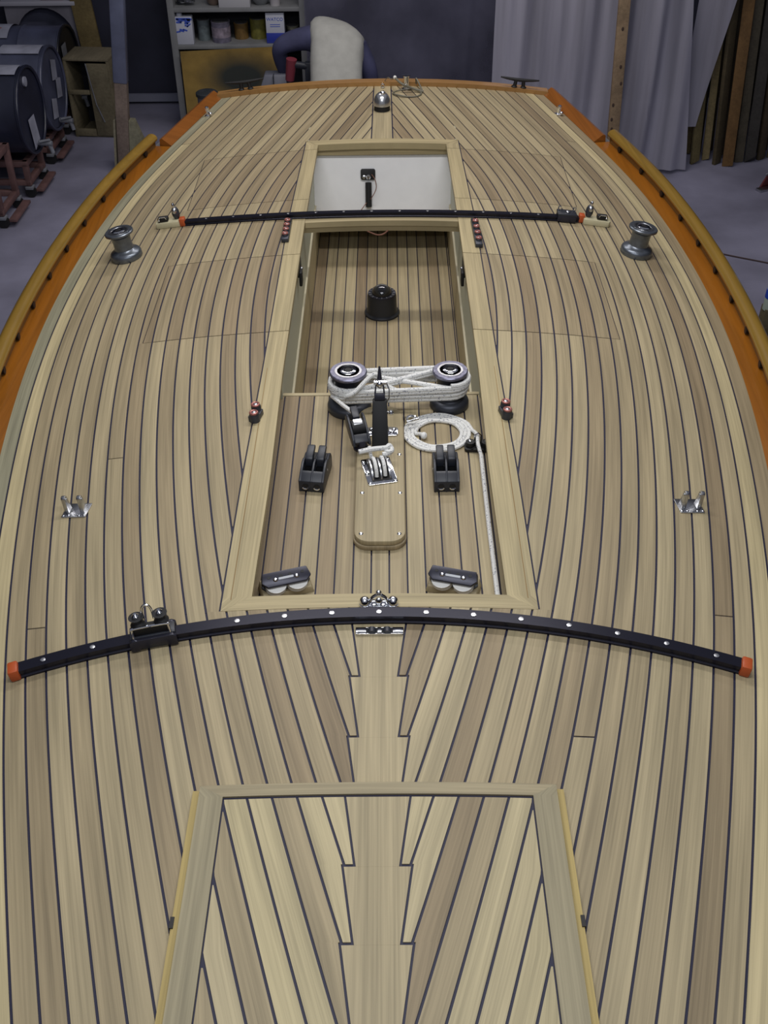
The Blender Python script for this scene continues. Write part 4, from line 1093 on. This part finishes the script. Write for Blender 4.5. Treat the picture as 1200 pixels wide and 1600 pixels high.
for zz in (.072, .30): MB().lathe([(.0355, zz + hz - .02), (.0358, zz + hz + .022)], 20).build('tape_band', mat('blue_tape', (.02, .06, .42), .5), t)
MB().box((0, .005, hz / 2), (.055, .07, hz)).build('leg', RAW, t, color=(.11, .09, .05), bevel=.004)
MB().box((0, 0, .02), (.26, .26, .04)).build('foot', RAW, t, color=(.10, .08, .05), bevel=.004)
MB().cyl((-.02, -.04, hz - .28), (.02, -.06, hz - .28), .014, 10).build('bolt', BLACK, t)
t = thing('floor_cord', 'thin dark cord lying across the bare concrete floor', 'cord')
MB().tube([p + Vector((0, 0, .004)) for p in spline([fl(1040, 372), fl(1092, 387), fl(1130, 398), fl(1190, 410), fl(1260, 424)], 6)], .005, 6).build('cord', mat('dark_cord', (.05, .03, .03), .6), t)
# pebble-sized paper scrap on the floor
# ---- steel drums on racks
DRB = mat('blue_black_drum', (.020, .023, .045), .38, noise=.25, nscale=5)
DRG = mat('blue_grey_drum', (.070, .078, .13), .4, noise=.3, nscale=5)
DRK = mat('black_drum_head', (.008, .009, .014), .4)
LBL = mat('paper_label', (.34, .35, .43), .6, noise=.25, nscale=9)
RUST = mat('rusty_red_steel', (.14, .075, .07), .6, noise=.25, nscale=14)
PALE = mat('dusty_pipe', (.20, .21, .24), .55, noise=.2, nscale=20)
def drum(label, px, py, Y, rad, m_body, m_head, extra):
    P = at_y(px, py, Y); t = thing('steel_drum', label, 'drum', (P.x, P.y, P.z), (0, 0, R(-2)), 'steel drums lying on racks')
    Mx = Matrix.Rotation(R(-90), 4, 'Y')       # local z -> -x
    L = .86; pr = [(rad * .93, .004), (rad * .94, .012), (rad, .014), (rad, .0), (rad * 1.02, -.004), (rad * 1.02, .012), (rad * .985, .018), (rad * .985, .27), (rad * 1.015, .285), (rad * .985, .30), (rad * .985, .56), (rad * 1.015, .575), (rad * .985, .59), (rad * .985, L - .02), (rad * 1.02, L - .012), (rad * 1.02, L)]
    MB().lathe(pr[2:], 36, M=Mx).build('body', m_body, t)
    MB().lathe([(rad * .945, .006), (rad * .945, .010)], 36, M=Mx).build('head', m_head, t)
    MB().torus((0, 0, 0), rad * .99, .010, 36, 8, Mx).build('chime_ring', m_head, t)
    if extra == 'front':
        MB().lathe([(.030, 0), (.030, .012)], 16, M=Matrix.Translation((-.004, -.02, rad * .70)) @ Matrix.Rotation(R(90), 4, 'Y')).build('bung', LBL, t)
        MB().add([(.002, -.10, -.03), (.002, .02, -.03), (.002, .05, -.20), (.002, -.07, -.23)], [(0, 1, 2, 3)]).build('head_label', LBL, t)
    elif extra == 'middle':
        for a, q in ((.10, .06), (-.03, .10), (-.12, -.06)):
            MB().add([(.002, q - .06, a - .05), (.002, q + .05, a - .07), (.002, q + .07, a + .05), (.002, q - .03, a + .08)], [(0, 1, 2, 3)]).build('splash_patch', LBL, t)
    else:
        MB().add([(.002, -.12, .02), (.002, -.01, .02), (.002, -.01, .17), (.002, -.12, .17)], [(0, 1, 2, 3)]).build('head_label', PALE, t)
    # paper label bent over the top of the barrel
    a0, a1 = (1.2, 1.75) if extra != 'back' else (1.0, 2.2); n = 9; mb = MB()
    x0, x1 = (-.30, -.025) if extra != 'back' else (-.62, -.36)
    for i in range(n):
        a = a0 + (a1 - a0) * i / (n - 1)
        for x in (x0, x1): mb.v.append(Vector((x, -math.cos(a) * rad * 1.022 * -1 * -1, math.sin(a) * rad * 1.022)))
    for i in range(n - 1): mb.f.append((2 * i, 2 * i + 1, 2 * i + 3, 2 * i + 2))
    mb.build('barrel_label', LBL, t)
    # tap at the bottom of the head
    MB().cyl((0, 0, -rad * .80), (.09, 0, -rad * .82), .017, 12).build('tap_body', PALE, t)
    MB().cyl((.07, 0, -rad * .80), (.085, 0, -rad * 1.05), .014, 12).build('tap_spout', PALE, t)
    MB().box((.050, -.02, -rad * .72), (.075, .020, .012), rot=(0, 0, R(30))).build('tap_handle', PALE, t, bevel=.004)
    return t, P
drums = [('blue-black steel drum in front, its end nearest the empty rack', 49, 172, 7.05, .262, DRB, DRB, 'front'),
         ('blue-grey steel drum with splashed end, middle of the three', 84, 138, 7.62, .268, DRG, DRG, 'middle'),
         ('rear steel drum with black end and a red diamond label', 109, 103, 8.19, .272, DRG, DRK, 'back')]
rack0 = None
def make_rack(label, loc, zt):
    t = thing('drum_rack', label, 'rack', loc, (0, 0, R(-2)), 'steel drum racks on casters')
    s = .036
    for x in (-.06, -.72):
        for y in (-.15, .15): MB().box((x, y, zt / 2 + .05), (s, s, zt - .06)).build('leg', RUST, t, bevel=.004)
        MB().box((x, 0, zt + .02), (s, .33, s)).build('cross_rail', RUST, t, bevel=.004)
        MB().box((x, 0, .10), (s, .33, s)).build('cross_rail', RUST, t, bevel=.004)
    for y in (-.15, .15):
        MB().box((-.39, y, zt + .02), (.70, s, s)).build('side_rail', RUST, t, bevel=.004)
        MB().box((-.39, y, .10), (.70, s, s)).build('side_rail', RUST, t, bevel=.004)
    for x in (-.06, -.72):
        for y in (-.15, .15): 
            MB().cyl((x, y - .014, .036), (x, y + .014, .036), .036, 14).build('caster', BLACK, t)
            MB().box((x, y, .066), (.05, .05, .02)).build('caster_plate', PALE, t, bevel=.003)
    MB().box((.0, 0, .045), (.05, .30, .02)).build('drip_bar', RUST, t, bevel=.004)
    return t
for i, d in enumerate(drums):
    t, P = drum(*d)
    top = P.z - .265 - FLOOR - .045
    loc = (P.x, P.y, FLOOR)
    labs = ['rusty rack carrying the blue-black front drum', 'rusty rack carrying the blue-grey splashed drum', 'rusty rack carrying the rear black-ended drum']
    make_rack(labs[i], loc, top)
q = fl(34, 324)
make_rack('empty rusty rack standing in front of the steel drums', (q.x + .04, 6.58, FLOOR), .38)
# red diamond on the rear drum's paper label
td = [o for o in bpy.data.objects if o.name.startswith('steel_drum')][-1]
mb = MB(); rad = .272 * 1.026; c = 1.75
for dx, da in ((-.075, 0), (0, .26), (.075, 0), (0, -.26)): mb.v.append(Vector((-.49 + dx, -math.cos(PI - c - da) * rad * -1 * -1, math.sin(c + da) * rad)))
for v in mb.v: pass
mb.f = [(0, 1, 2, 3)]; mb.build('red_diamond', mat('faded_red_print', (.38, .17, .15), .6), td)

# ---- arched cabinet, open crate, leaning lid, pipe post
CABM = mat('grey_lavender_board', (.17, .165, .20), .6, noise=.2, nscale=6)
P = at_y(80, 115, 8.52)
t = thing('arched_cabinet', 'pale board cabinet with an arched recess behind the drums', 'cabinet', (P.x, 8.52, FLOOR))
S = 1.0; wC = .50; hC = at_y(80, 8, 8.52).z - FLOOR
ar = .225; az = at_y(85, 70, 8.52).z - FLOOR
outer = [(-wC / 2, 0), (wC / 2, 0), (wC / 2, hC), (-wC / 2, hC)]
mb = MB(); n = 16
inn = [(ar * math.cos(PI * i / n) + .02, az + ar * 1.15 * math.sin(PI * i / n)) for i in range(n + 1)] + [(-ar + .02, .02), (ar + .02, .02)]
# front panel as strips round the arch
for i in range(n):
    a, b = inn[i], inn[i + 1]
    A = (max(-wC / 2, min(wC / 2, a[0] * 1.0)), hC); Bq = (b[0], hC)
    mb.add([(a[0], 0, a[1]), (b[0], 0, b[1]), (b[0], 0, hC), (a[0], 0, hC)], [(0, 1, 2, 3)])
mb.add([(ar + .02, 0, 0), (wC / 2, 0, 0), (wC / 2, 0, hC), (ar + .02, 0, hC)], [(0, 1, 2, 3)])
mb.add([(-wC / 2, 0, 0), (-ar + .02, 0, 0), (-ar + .02, 0, hC), (-wC / 2, 0, hC)], [(0, 1, 2, 3)])
mb.box((-wC / 2 + .01, .07, hC / 2), (.02, .13, hC)); mb.box((wC / 2 - .01, .07, hC / 2), (.02, .13, hC))
mb.build('arched_front', CABM, t, smooth=False)
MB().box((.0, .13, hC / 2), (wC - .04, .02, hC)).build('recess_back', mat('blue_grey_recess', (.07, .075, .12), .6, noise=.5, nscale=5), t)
MB().box((0, .07, hC + .015), (wC + .05, .19, .03)).build('white_lid', mat('pale_lid', (.38, .38, .44), .5), t, bevel=.004)
P2 = at_y(108, 3, 8.5)
t = thing('red_box', 'small dark box with red end on the pale cabinet lid', 'box', (at_y(82, 3, 8.55).x, 8.58, FLOOR + hC + .0305))
MB().box((0, 0, .025), (.16, .10, .05)).build('case', mat('dark_red_card', (.10, .02, .03), .6), t, bevel=.003)
MB().box((.07, -.051, .02), (.03, .003, .03)).build('label', mat('red_card', (.3, .04, .05), .6), t)
# open crate
b = fl(150, 214); P = at_y(150, 100, b.y)
t = thing('open_crate', 'tan open-fronted crate leaning beside the drum racks', 'crate', (b.x + .02, b.y, FLOOR), (0, 0, R(-6)))
TAN = (.17, .145, .09); hB = P.z - FLOOR + .02; wB = .31
for x in (-wB / 2, wB / 2 - .0): MB().box((x, .13, hB / 2), (.022, .28, hB)).build('side_board', RAW, t, color=TAN, bevel=.003)
MB().box((.075, -.004, hB / 2), (.15, .02, hB - .03)).build('front_board', RAW, t, color=TAN, bevel=.003)
MB().box((-.08, -.004, .035), (.15, .02, .05)).build('front_rail', RAW, t, color=TAN, bevel=.003)
MB().box((-.08, -.004, hB * .60), (.15, .02, .03)).build('front_rail', RAW, t, color=TAN, bevel=.003)
MB().box((0, .27, hB / 2), (wB - .024, .015, hB - .002)).build('back_board', mat('dark_inside', (.012, .013, .02), .7), t)  # shade inside the open crate put into the back board's colour
MB().box((0, .13, hB + .010), (wB + .02, .28, .018)).build('top_board', RAW, t, color=(.20, .17, .11), bevel=.003)
MB().box((0, .13, .012), (wB - .03, .26, .02)).build('bottom_board', RAW, t, color=TAN)
MB().tube([(.0, -.02, hB * .98), (.015, -.022, hB * .75), (.035, -.022, hB * .45), (.075, -.022, hB * .22)], .004, 6).build('cord_bead', PALE, t)
# ochre batten leaning behind the crate
a = at_y(140, 0, 8.55); b = at_y(165, 140, 8.45)
t = thing('leaning_batten', 'ochre stained batten leaning on the wall behind the tan crate', 'batten', (b.x, 8.45, FLOOR), (R(-3), R(-5), 0))
MB().box((-.02, .02, .62), (.15, .03, 1.25)).build('plank_face', RAW, t, color=(.16, .12, .05), bevel=.004)
# boat poppet post with gusset foot
pb = fl(196, 268); pt = at_y(183, 0, pb.y)
t = thing('poppet_post', 'leaning boat prop, bluish sleeve over a timber leg with plywood gussets', 'post', (pb.x, pb.y, FLOOR), (0, math.atan2(pt.x - pb.x, pt.z - FLOOR), 0))
hp = pt.z - FLOOR + .35
MB().box((0, 0, .31), (.080, .07, .62)).build('timber_leg', RAW, t, color=(.19, .145, .12), bevel=.004)
SLV = mat('bluish_plastic_sleeve', (.13, .145, .22), .3, noise=.2, nscale=8)
MB().box((0, 0, .40 + hp / 2), (.092, .082, hp - .4)).build('plastic_sleeve', SLV, t, bevel=.012)
MB().add([(-.062, -.045, 0), (-.048, -.045, 0), (-.048, .045, 0), (-.062, .045, 0), (-.056, -.045, .36), (-.044, -.045, .36), (-.044, .045, .36), (-.056, .045, .36)], [(0, 3, 2, 1), (4, 5, 6, 7), (0, 1, 5, 4), (1, 2, 6, 5), (2, 3, 7, 6), (3, 0, 4, 7)]).build('side_cleat', RAW, t, color=(.22, .20, .14))
MB().prism([(.042, 0), (.20, 0), (.20, .08), (.075, .36), (.042, .36)], -.04, .03, Matrix.Rotation(R(90), 4, 'X')).build('gusset', RAW, t, color=(.23, .22, .15))
sh = fl(215, 225)
t = thing('ball_fitting', 'small pale ball-ended fitting on the floor behind the rail', 'fitting', (at_y(226, 229, 7.2).x, 7.2, FLOOR))
MB().cyl((0, 0, 0), (0, 0, .10), .02, 12).build('stem', PALE, t); MB().sphere((0, 0, .13), (.032, .032, .032), 14, 8).build('ball', LBL, t)

# ---- shelf unit with cans
YS = 8.05
zl = at_y(380, 70, YS).z; zu = at_y(380, 12, YS).z
xl = at_y(281, 100, YS).x; xr = at_y(470, 60, YS).x
t = thing('shelf_unit', 'grey open shelf unit against the back wall over the plywood', 'shelf', ((xl + xr) / 2, YS, FLOOR))
SHM = mat('grey_shelf_paint', (.22, .225, .23), .55, noise=.15, nscale=7)
cxs = (xl + xr) / 2; wS = xr - xl
for x in (-wS / 2 - .02, wS / 2 + .02): MB().box((x, .15, .85), (.045, .30, 1.7)).build('upright', SHM, t, bevel=.003)
for z in (zl, zu): MB().box((0, .15, z - FLOOR - .014), (wS, .30, .028)).build('shelf_board', SHM, t, bevel=.003)
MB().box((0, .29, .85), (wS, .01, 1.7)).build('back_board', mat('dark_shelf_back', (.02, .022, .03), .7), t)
def item(kind, label, cat, px, py_b, z, yoff=.08):
    P = at_y(px, py_b, YS + yoff); return thing(kind, label, cat, (P.x, YS + yoff, z))
S1 = lambda px: 1720 / 7.75
WHITEC = mat('white_tin', (.52, .54, .62), .4); BLUEC = mat('blue_tin', (.03, .05, .36), .4); BLUEP = mat('blue_print', (.05, .10, .50), .5)
# tall rectangular white and blue can
t = item('solvent_can', 'white rectangular can with blue scrawled print at the shelf end', 'can', 291, 62, zl, .05)
MB().box((0, 0, .092), (.118, .075, .184)).build('body', WHITEC, t, bevel=.006)
MB().lathe([(.020, .184), (.020, .205), (.016, .208)], 14, (-.03, 0, 0)).build('cap', WHITEC, t)
rb_ = random.Random(2)
for i in range(13):
    MB().box((rb_.uniform(-.045, .045), -.0385, .085 + rb_.random() * .085), (rb_.uniform(.02, .045), .002, rb_.uniform(.006, .016)), rot=(0, R(rb_.uniform(-40, 40)), 0)).build('blue_print', BLUEP, t)
MB().box((0, -.0385, .172), (.10, .002, .012)).build('blue_print', BLUEP, t)
def tin(label, px, pyb, r, h, col, yo=.10, lid=(.12, .12, .13), band=None):
    t = item('paint_tin', label, 'tin', px, pyb, zl, yo)
    MB().lathe([(r, 0), (r, h - .008), (r * 1.03, h - .006), (r * 1.03, h)], 20).build('body', mat('tin_paint', col, .45, noise=.3, nscale=30), t)
    MB().lathe([(r * .9, h), (r * .9, h + .004)], 20).build('lid', mat('tin_lid', lid, .4, .5), t)
    if band: MB().lathe([(r * 1.012, h * .25), (r * 1.012, h * .75)], 20).build('label_band', mat('tin_label', band, .5, noise=.5, nscale=25), t)
    return t
tin('greenish grey jar on the lower shelf beside the scrawled can', 320, 60, .044, .135, (.13, .16, .17), .14)
tin('wide grey pail with a mottled label on the lower shelf', 347, 63, .066, .135, (.14, .13, .18), .10, band=(.26, .22, .27))
tin('amber tin on the lower shelf', 378, 58, .050, .105, (.17, .10, .03), .17)
tin('olive yellow tin on the lower shelf', 405, 57, .058, .130, (.16, .15, .03), .18)
t = item('varnish_can', 'white and blue rectangular can with blue lettering near the person', 'can', 432, 62, zl, .06)
MB().box((0, 0, .10), (.128, .07, .20)).build('body', WHITEC, t, bevel=.004)
MB().box((0, 0, .036), (.130, .072, .070)).build('blue_base', BLUEC, t, bevel=.003)
MB().box((0, 0, .199), (.120, .066, .006)).build('rim', STEEL, t)
fc = bpy.data.curves.new('lettering', 'FONT'); fc.body = 'WATCO'; fc.size = .030; fc.extrude = .0006; fc.align_x = 'CENTER'
fo_ = bpy.data.objects.new('lettering_src', fc); COL.objects.link(fo_)
dg = bpy.context.evaluated_depsgraph_get(); me = bpy.data.meshes.new_from_object(fo_.evaluated_get(dg)); bpy.data.objects.remove(fo_)
lo_ = bpy.data.objects.new('lettering', me); COL.objects.link(lo_); me.materials.clear(); me.materials.append(BLUEP); lo_.parent = t; lo_.location = (0, -.0362, .150); lo_.rotation_euler = (R(90), 0, 0)
for zz in (.125, .112): MB().box((0, -.0358, zz), (.07, .001, .004)).build('print_line', BLUEP, t)
tin('small mottled tin at the shelf end by the sleeve', 458, 58, .040, .085, (.17, .17, .13), .16, band=(.05, .05, .05))
# upper shelf
t = item('white_carton', 'white carton on the upper shelf', 'carton', 368, 8, zu, .06)
MB().box((0, 0, .07), (.215, .12, .14)).build('box', mat('white_card', (.50, .50, .52), .6), t, bevel=.003)
MB().box((0, -.0605, .13), (.10, .001, .006)).build('print_line', DARK, t)
t = item('chain_heap', 'tangled dark hardware heap on the upper shelf', 'hardware', 292, 7, zu, .08)
for i in range(7): MB().torus((rb_.uniform(-.07, .07), rb_.uniform(-.03, .03), .014 + i * .004), .024, .007, 14, 6, Matrix.Identity(4)).build('link', STEEL if i % 2 else DARK, t)
t = item('brown_pot', 'brown pot on the upper shelf beside the white carton', 'pot', 334, 7, zu, .09)
MB().lathe([(.030, 0), (.045, .02), (.045, .08), (.048, .085)], 18).build('pot', mat('brown_glaze', (.14, .10, .08), .4), t)
t = item('grey_bowl', 'grey bowl on the upper shelf between carton and white cup', 'bowl', 408, 7, zu, .09)
MB().lathe([(.035, 0), (.06, .03), (.07, .07), (.066, .07), (.05, .03)], 20).build('bowl', mat('grey_enamel', (.18, .19, .20), .35), t)
t = item('white_cup', 'small white tub on the upper shelf near the shelf end', 'tub', 430, 8, zu, .06)
MB().lathe([(.034, 0), (.038, .06), (.040, .064)], 18).build('tub', mat('white_tub', (.46, .44, .46), .45), t)
# plywood below the shelf, grey overspray on it
def ply():
    m = wood('stained_plywood', .6, (.27, .175, .045), .35, use_uv=False, su=3, sv=9); nt = m.node_tree; b = nt.nodes['Principled BSDF']
    tc = nt.nodes.new('ShaderNodeTexCoord'); mp = nt.nodes.new('ShaderNodeMapping'); mp.inputs['Location'].default_value = (-.18, 0, -5.0 * (at_y(375, 122, 7.99).z - FLOOR)); mp.inputs['Scale'].default_value = (3.0, 1, 5.0)
    gr = nt.nodes.new('ShaderNodeTexGradient'); gr.gradient_type = 'SPHERICAL'; mx = nt.nodes.new('ShaderNodeMix'); mx.data_type = 'RGBA'
    mul = nt.nodes.new('ShaderNodeMath'); mul.operation = 'MULTIPLY'; mul.inputs[1].default_value = 1.6; mul.use_clamp = True
    src = b.inputs['Base Color'].links[0].from_socket
    nt.links.new(tc.outputs['Object'], mp.inputs['Vector']); nt.links.new(mp.outputs[0], gr.inputs['Vector']); nt.links.new(gr.outputs['Fac'], mul.inputs[0]); nt.links.new(mul.outputs[0], mx.inputs[0])
    nt.links.new(src, mx.inputs[6]); mx.inputs[7].default_value = (.035, .04, .035, 1); nt.links.new(mx.outputs[2], b.inputs['Base Color'])
    return m
pa = at_y(282, 80, 8.02); pb = at_y(440, 72, 8.02)
t = thing('plywood_sheet', 'stained ochre plywood sheet with grey overspray leaning under the shelf', 'plywood', ((pa.x + pb.x) / 2, 7.99, FLOOR), (R(-2), 0, 0))
hA, hB_ = pa.z - FLOOR, pb.z - FLOOR; wP = (pb.x - pa.x)
MB().add([(-wP / 2, -.006, 0), (wP / 2, -.006, 0), (wP / 2, .006, 0), (-wP / 2, .006, 0), (-wP / 2, -.006, hA), (wP / 2, -.006, hB_), (wP / 2, .006, hB_), (-wP / 2, .006, hA)],
         [(0, 3, 2, 1), (4, 5, 6, 7), (0, 1, 5, 4), (1, 2, 6, 5), (2, 3, 7, 6), (3, 0, 4, 7)]).build('sheet', ply(), t, smooth=False)
# pail on a stump of cans by the stern corner
P = at_y(323, 146, 7.1)
t = thing('lidded_pail', 'dark lidded pail standing beyond the stern corner', 'pail', (P.x, 7.1, FLOOR))
hq = P.z - FLOOR
MB().lathe([(.052, 0), (.062, hq - .02), (.064, hq - .01)], 22).build('body', mat('greyish_pail', (.12, .11, .13), .5, noise=.3, nscale=9), t)
MB().lathe([(.070, hq - .012), (.070, hq + .006), (.062, hq + .012)], 22).build('lid', mat('dark_lid', (.03, .035, .04), .4), t)
# grey tool box and red drill by the person's hand
P = at_y(428, 126, 7.25)
t = thing('tool_case', 'grey tool case on a trestle under the person\'s hand', 'case', (P.x, 7.3, FLOOR))
zc = P.z - FLOOR
MB().add([(-.12, -.08, zc - .12), (.12, -.08, zc - .12), (.12, .08, zc - .12), (-.12, .08, zc - .12), (-.06, -.05, zc + .035), (.10, -.05, zc + .035), (.10, .05, zc + .035), (-.06, .05, zc + .035)],
         [(0, 3, 2, 1), (4, 5, 6, 7), (0, 1, 5, 4), (1, 2, 6, 5), (2, 3, 7, 6), (3, 0, 4, 7)]).build('case_shell', mat('grey_case', (.13, .135, .17), .5), t, bevel=.008)
MB().box((0, -.06, zc - .03), (.004, .05, .14)).build('seam', DARK, t)
MB().box((0, 0, (zc - .12) / 2 + .0), (.22, .14, zc - .13)).build('trestle', RAW, t, color=(.06, .055, .05))
P = at_y(456, 100, 7.12)
t = thing('power_drill', 'red and black power drill held in the person\'s lowered hand', 'drill', (P.x, 7.12, P.z))
MB().cyl((0, 0, .03), (-.02, .01, -.10), .034, 16, .028).build('motor_body', mat('red_drill_shell', (.20, .035, .05), .4), t)
MB().cyl((-.02, .01, -.10), (-.025, .012, -.15), .024, 14, .012).build('chuck', DARK, t)
MB().cyl((.005, .0, .0), (.09, .02, -.02), .022, 12).build('grip', DARK, t)
MB().box((.105, .025, -.06), (.05, .05, .13)).build('battery', DARK, t, bevel=.006)

# ================================================================== person bending behind the stern
def skin(name, nodes, edges, mats, parent=None, sub=2):
    me = bpy.data.meshes.new(name); me.from_pydata([n[0] for n in nodes], edges, [])
    o = bpy.data.objects.new(name, me); COL.objects.link(o)
    o.modifiers.new('Skin', 'SKIN')
    for i, n in enumerate(nodes):
        r = n[1] if hasattr(n[1], '__len__') else (n[1], n[1]); me.skin_vertices[0].data[i].radius = r
        me.skin_vertices[0].data[i].use_root = (i == 0)
    m = o.modifiers.new('Sub', 'SUBSURF'); m.levels = sub
    dg = bpy.context.evaluated_depsgraph_get(); dg.update()
    me2 = bpy.data.meshes.new_from_object(o.evaluated_get(dg)); bpy.data.objects.remove(o)
    for p in me2.polygons: p.use_smooth = True
    me2.materials.clear()
    for q in mats: me2.materials.append(q)
    o2 = bpy.data.objects.new(name, me2); COL.objects.link(o2)
    if parent is not None: o2.parent = parent
    return o2
NAVY = mat('navy_shirt', (.050, .053, .115), .85, noise=.25, nscale=9, bump=.35)
VEST = mat('grey_vest', (.40, .40, .37), .9, noise=.08, nscale=14, bump=.3)
TROU = mat('dark_trousers', (.03, .032, .05), .85)
SKIN = mat('skin', (.42, .24, .17), .55); HAIR = mat('dark_hair', (.05, .035, .025), .7)
PX, PY = at_y(525, 90, 7.05).x, 6.98
per = thing('person', 'person in grey vest and navy sleeves bending over behind the stern', 'person', (PX, PY, FLOOR))
nodes = [((0, 0, .64), (.15, .12)), ((0, .13, .77), (.14, .11)), ((0, .25, .87), (.15, .11)), ((0, .33, .89), (.10, .08)), ((.01, .41, .87), .056), ((.01, .47, .82), .080), ((.01, .55, .76), .072),
         ((-.15, .27, .885), .078), ((-.28, .27, .865), .072), ((-.372, .27, .825), .060), ((-.360, .33, .70), .046), ((-.335, .36, .60), .034), ((-.325, .37, .555), .036),
         ((.14, .24, .82), .070), ((.20, .22, .70), .060), ((.215, .24, .60), .054), ((.20, .38, .55), .042), ((.16, .46, .52), .033), ((.14, .50, .51), .035),
         ((-.11, .03, .60), .10), ((-.16, .22, .53), .088), ((-.17, .36, .48), .066), ((-.16, .24, .25), .055), ((-.15, .14, .09), .042), ((-.155, .26, .045), .042),
         ((.11, .03, .60), .10), ((.16, .22, .53), .088), ((.17, .36, .48), .066), ((.16, .24, .25), .055), ((.15, .14, .09), .042), ((.155, .26, .045), .042)]
edges = [(0, 1), (1, 2), (2, 3), (3, 4), (4, 5), (5, 6), (2, 7), (7, 8), (8, 9), (9, 10), (10, 11), (11, 12), (2, 13), (13, 14), (14, 15), (15, 16), (16, 17), (17, 18),
         (0, 19), (19, 20), (20, 21), (21, 22), (22, 23), (23, 24), (0, 25), (25, 26), (26, 27), (27, 28), (28, 29), (29, 30)]
body = skin('body', nodes, edges, [NAVY, TROU, SKIN, BLACK], per)
for p in body.data.polygons:
    c = p.center
    if c.z < .075: p.material_index = 3
    elif c.z < .60 and abs(c.x) < .27 and not (c.y > .36 and c.z > .40 and .10 < c.x and abs(c.x - .17) < .09 and c.z > .5): p.material_index = 1
    if c.y > .385 and c.z > .68 and abs(c.x) < .14: p.material_index = 2
    if (c.x < -.28 and c.z < .62) : p.material_index = 2
    if c.x > .08 and c.y > .45 and c.z > .45: p.material_index = 2
# fingers of both hands
def fingers(base, dirn, side, name):
    d = Vector(dirn).normalized(); s = Vector(side).normalized(); b = Vector(base); cl = d.cross(s)
    for i, (off, L) in enumerate(((-.024, .058), (-.008, .066), (.008, .062), (.022, .050))):
        p0 = b + s * off; MB().tube([p0, p0 + d * L * .5 + cl * .006, p0 + d * L * .85 + cl * .020, p0 + d * L * .8 + cl * .036], [.010, .009, .008, .006], 8).build('finger', SKIN, body)
    p0 = b - s * .03 - d * .03; MB().tube([p0, p0 - s * .02 + d * .02 + cl * .012, p0 - s * .018 + d * .05 + cl * .024], [.011, .010, .007], 8).build('thumb', SKIN, body)
fingers((-.322, .372, .535), (.12, .1, -1), (1, .2, 0), 'left'); fingers((.125, .53, .505), (-.4, 1, -.25), (1, .4, 0), 'right')
MB().sphere((.01, .50, .815), (.088, .092, .085), 20, 12).build('hair', HAIR, body)
# vest: loft of ellipses along the bent back
mb = MB(); rings = [((0, -.055, .555), .158, .112, 20, 0), ((0, -.01, .65), .160, .120, 35, 0), ((0, .10, .765), .160, .122, 47, 2), ((.006, .19, .84), .168, .118, 52, 4), ((.004, .25, .88), .172, .105, 55, 8), ((-.010, .30, .905), .155, .085, 60, 11), ((-.022, .335, .925), .128, .062, 68, 13), ((-.03, .355, .935), .095, .042, 75, 13)]
seg = 28
for (c, rx, ry, ang, roll) in rings:
    a = R(ang); up = Vector((0, math.cos(a), -math.sin(a))); xr = Vector((math.cos(R(roll)), 0, -math.sin(R(roll))))
    for i in range(seg):
        g = 2 * PI * i / seg; f = 1 + .02 * math.sin(5 * g + c[1] * 30); cg, sg = math.cos(g), math.sin(g)
        sq = (abs(cg) ** 3 + abs(sg) ** 3) ** (-1 / 3)
        mb.v.append(Vector(c) + xr * rx * cg * f * sq + up * ry * sg * f * sq)
for j in range(len(rings) - 1):
    for i in range(seg): k = (i + 1) % seg; mb.f.append((j * seg + i, j * seg + k, (j + 1) * seg + k, (j + 1) * seg + i))
mb.f += [tuple(reversed(range(seg))), tuple((len(rings) - 1) * seg + i for i in range(seg))]
vest = mb.build('vest', VEST, per)
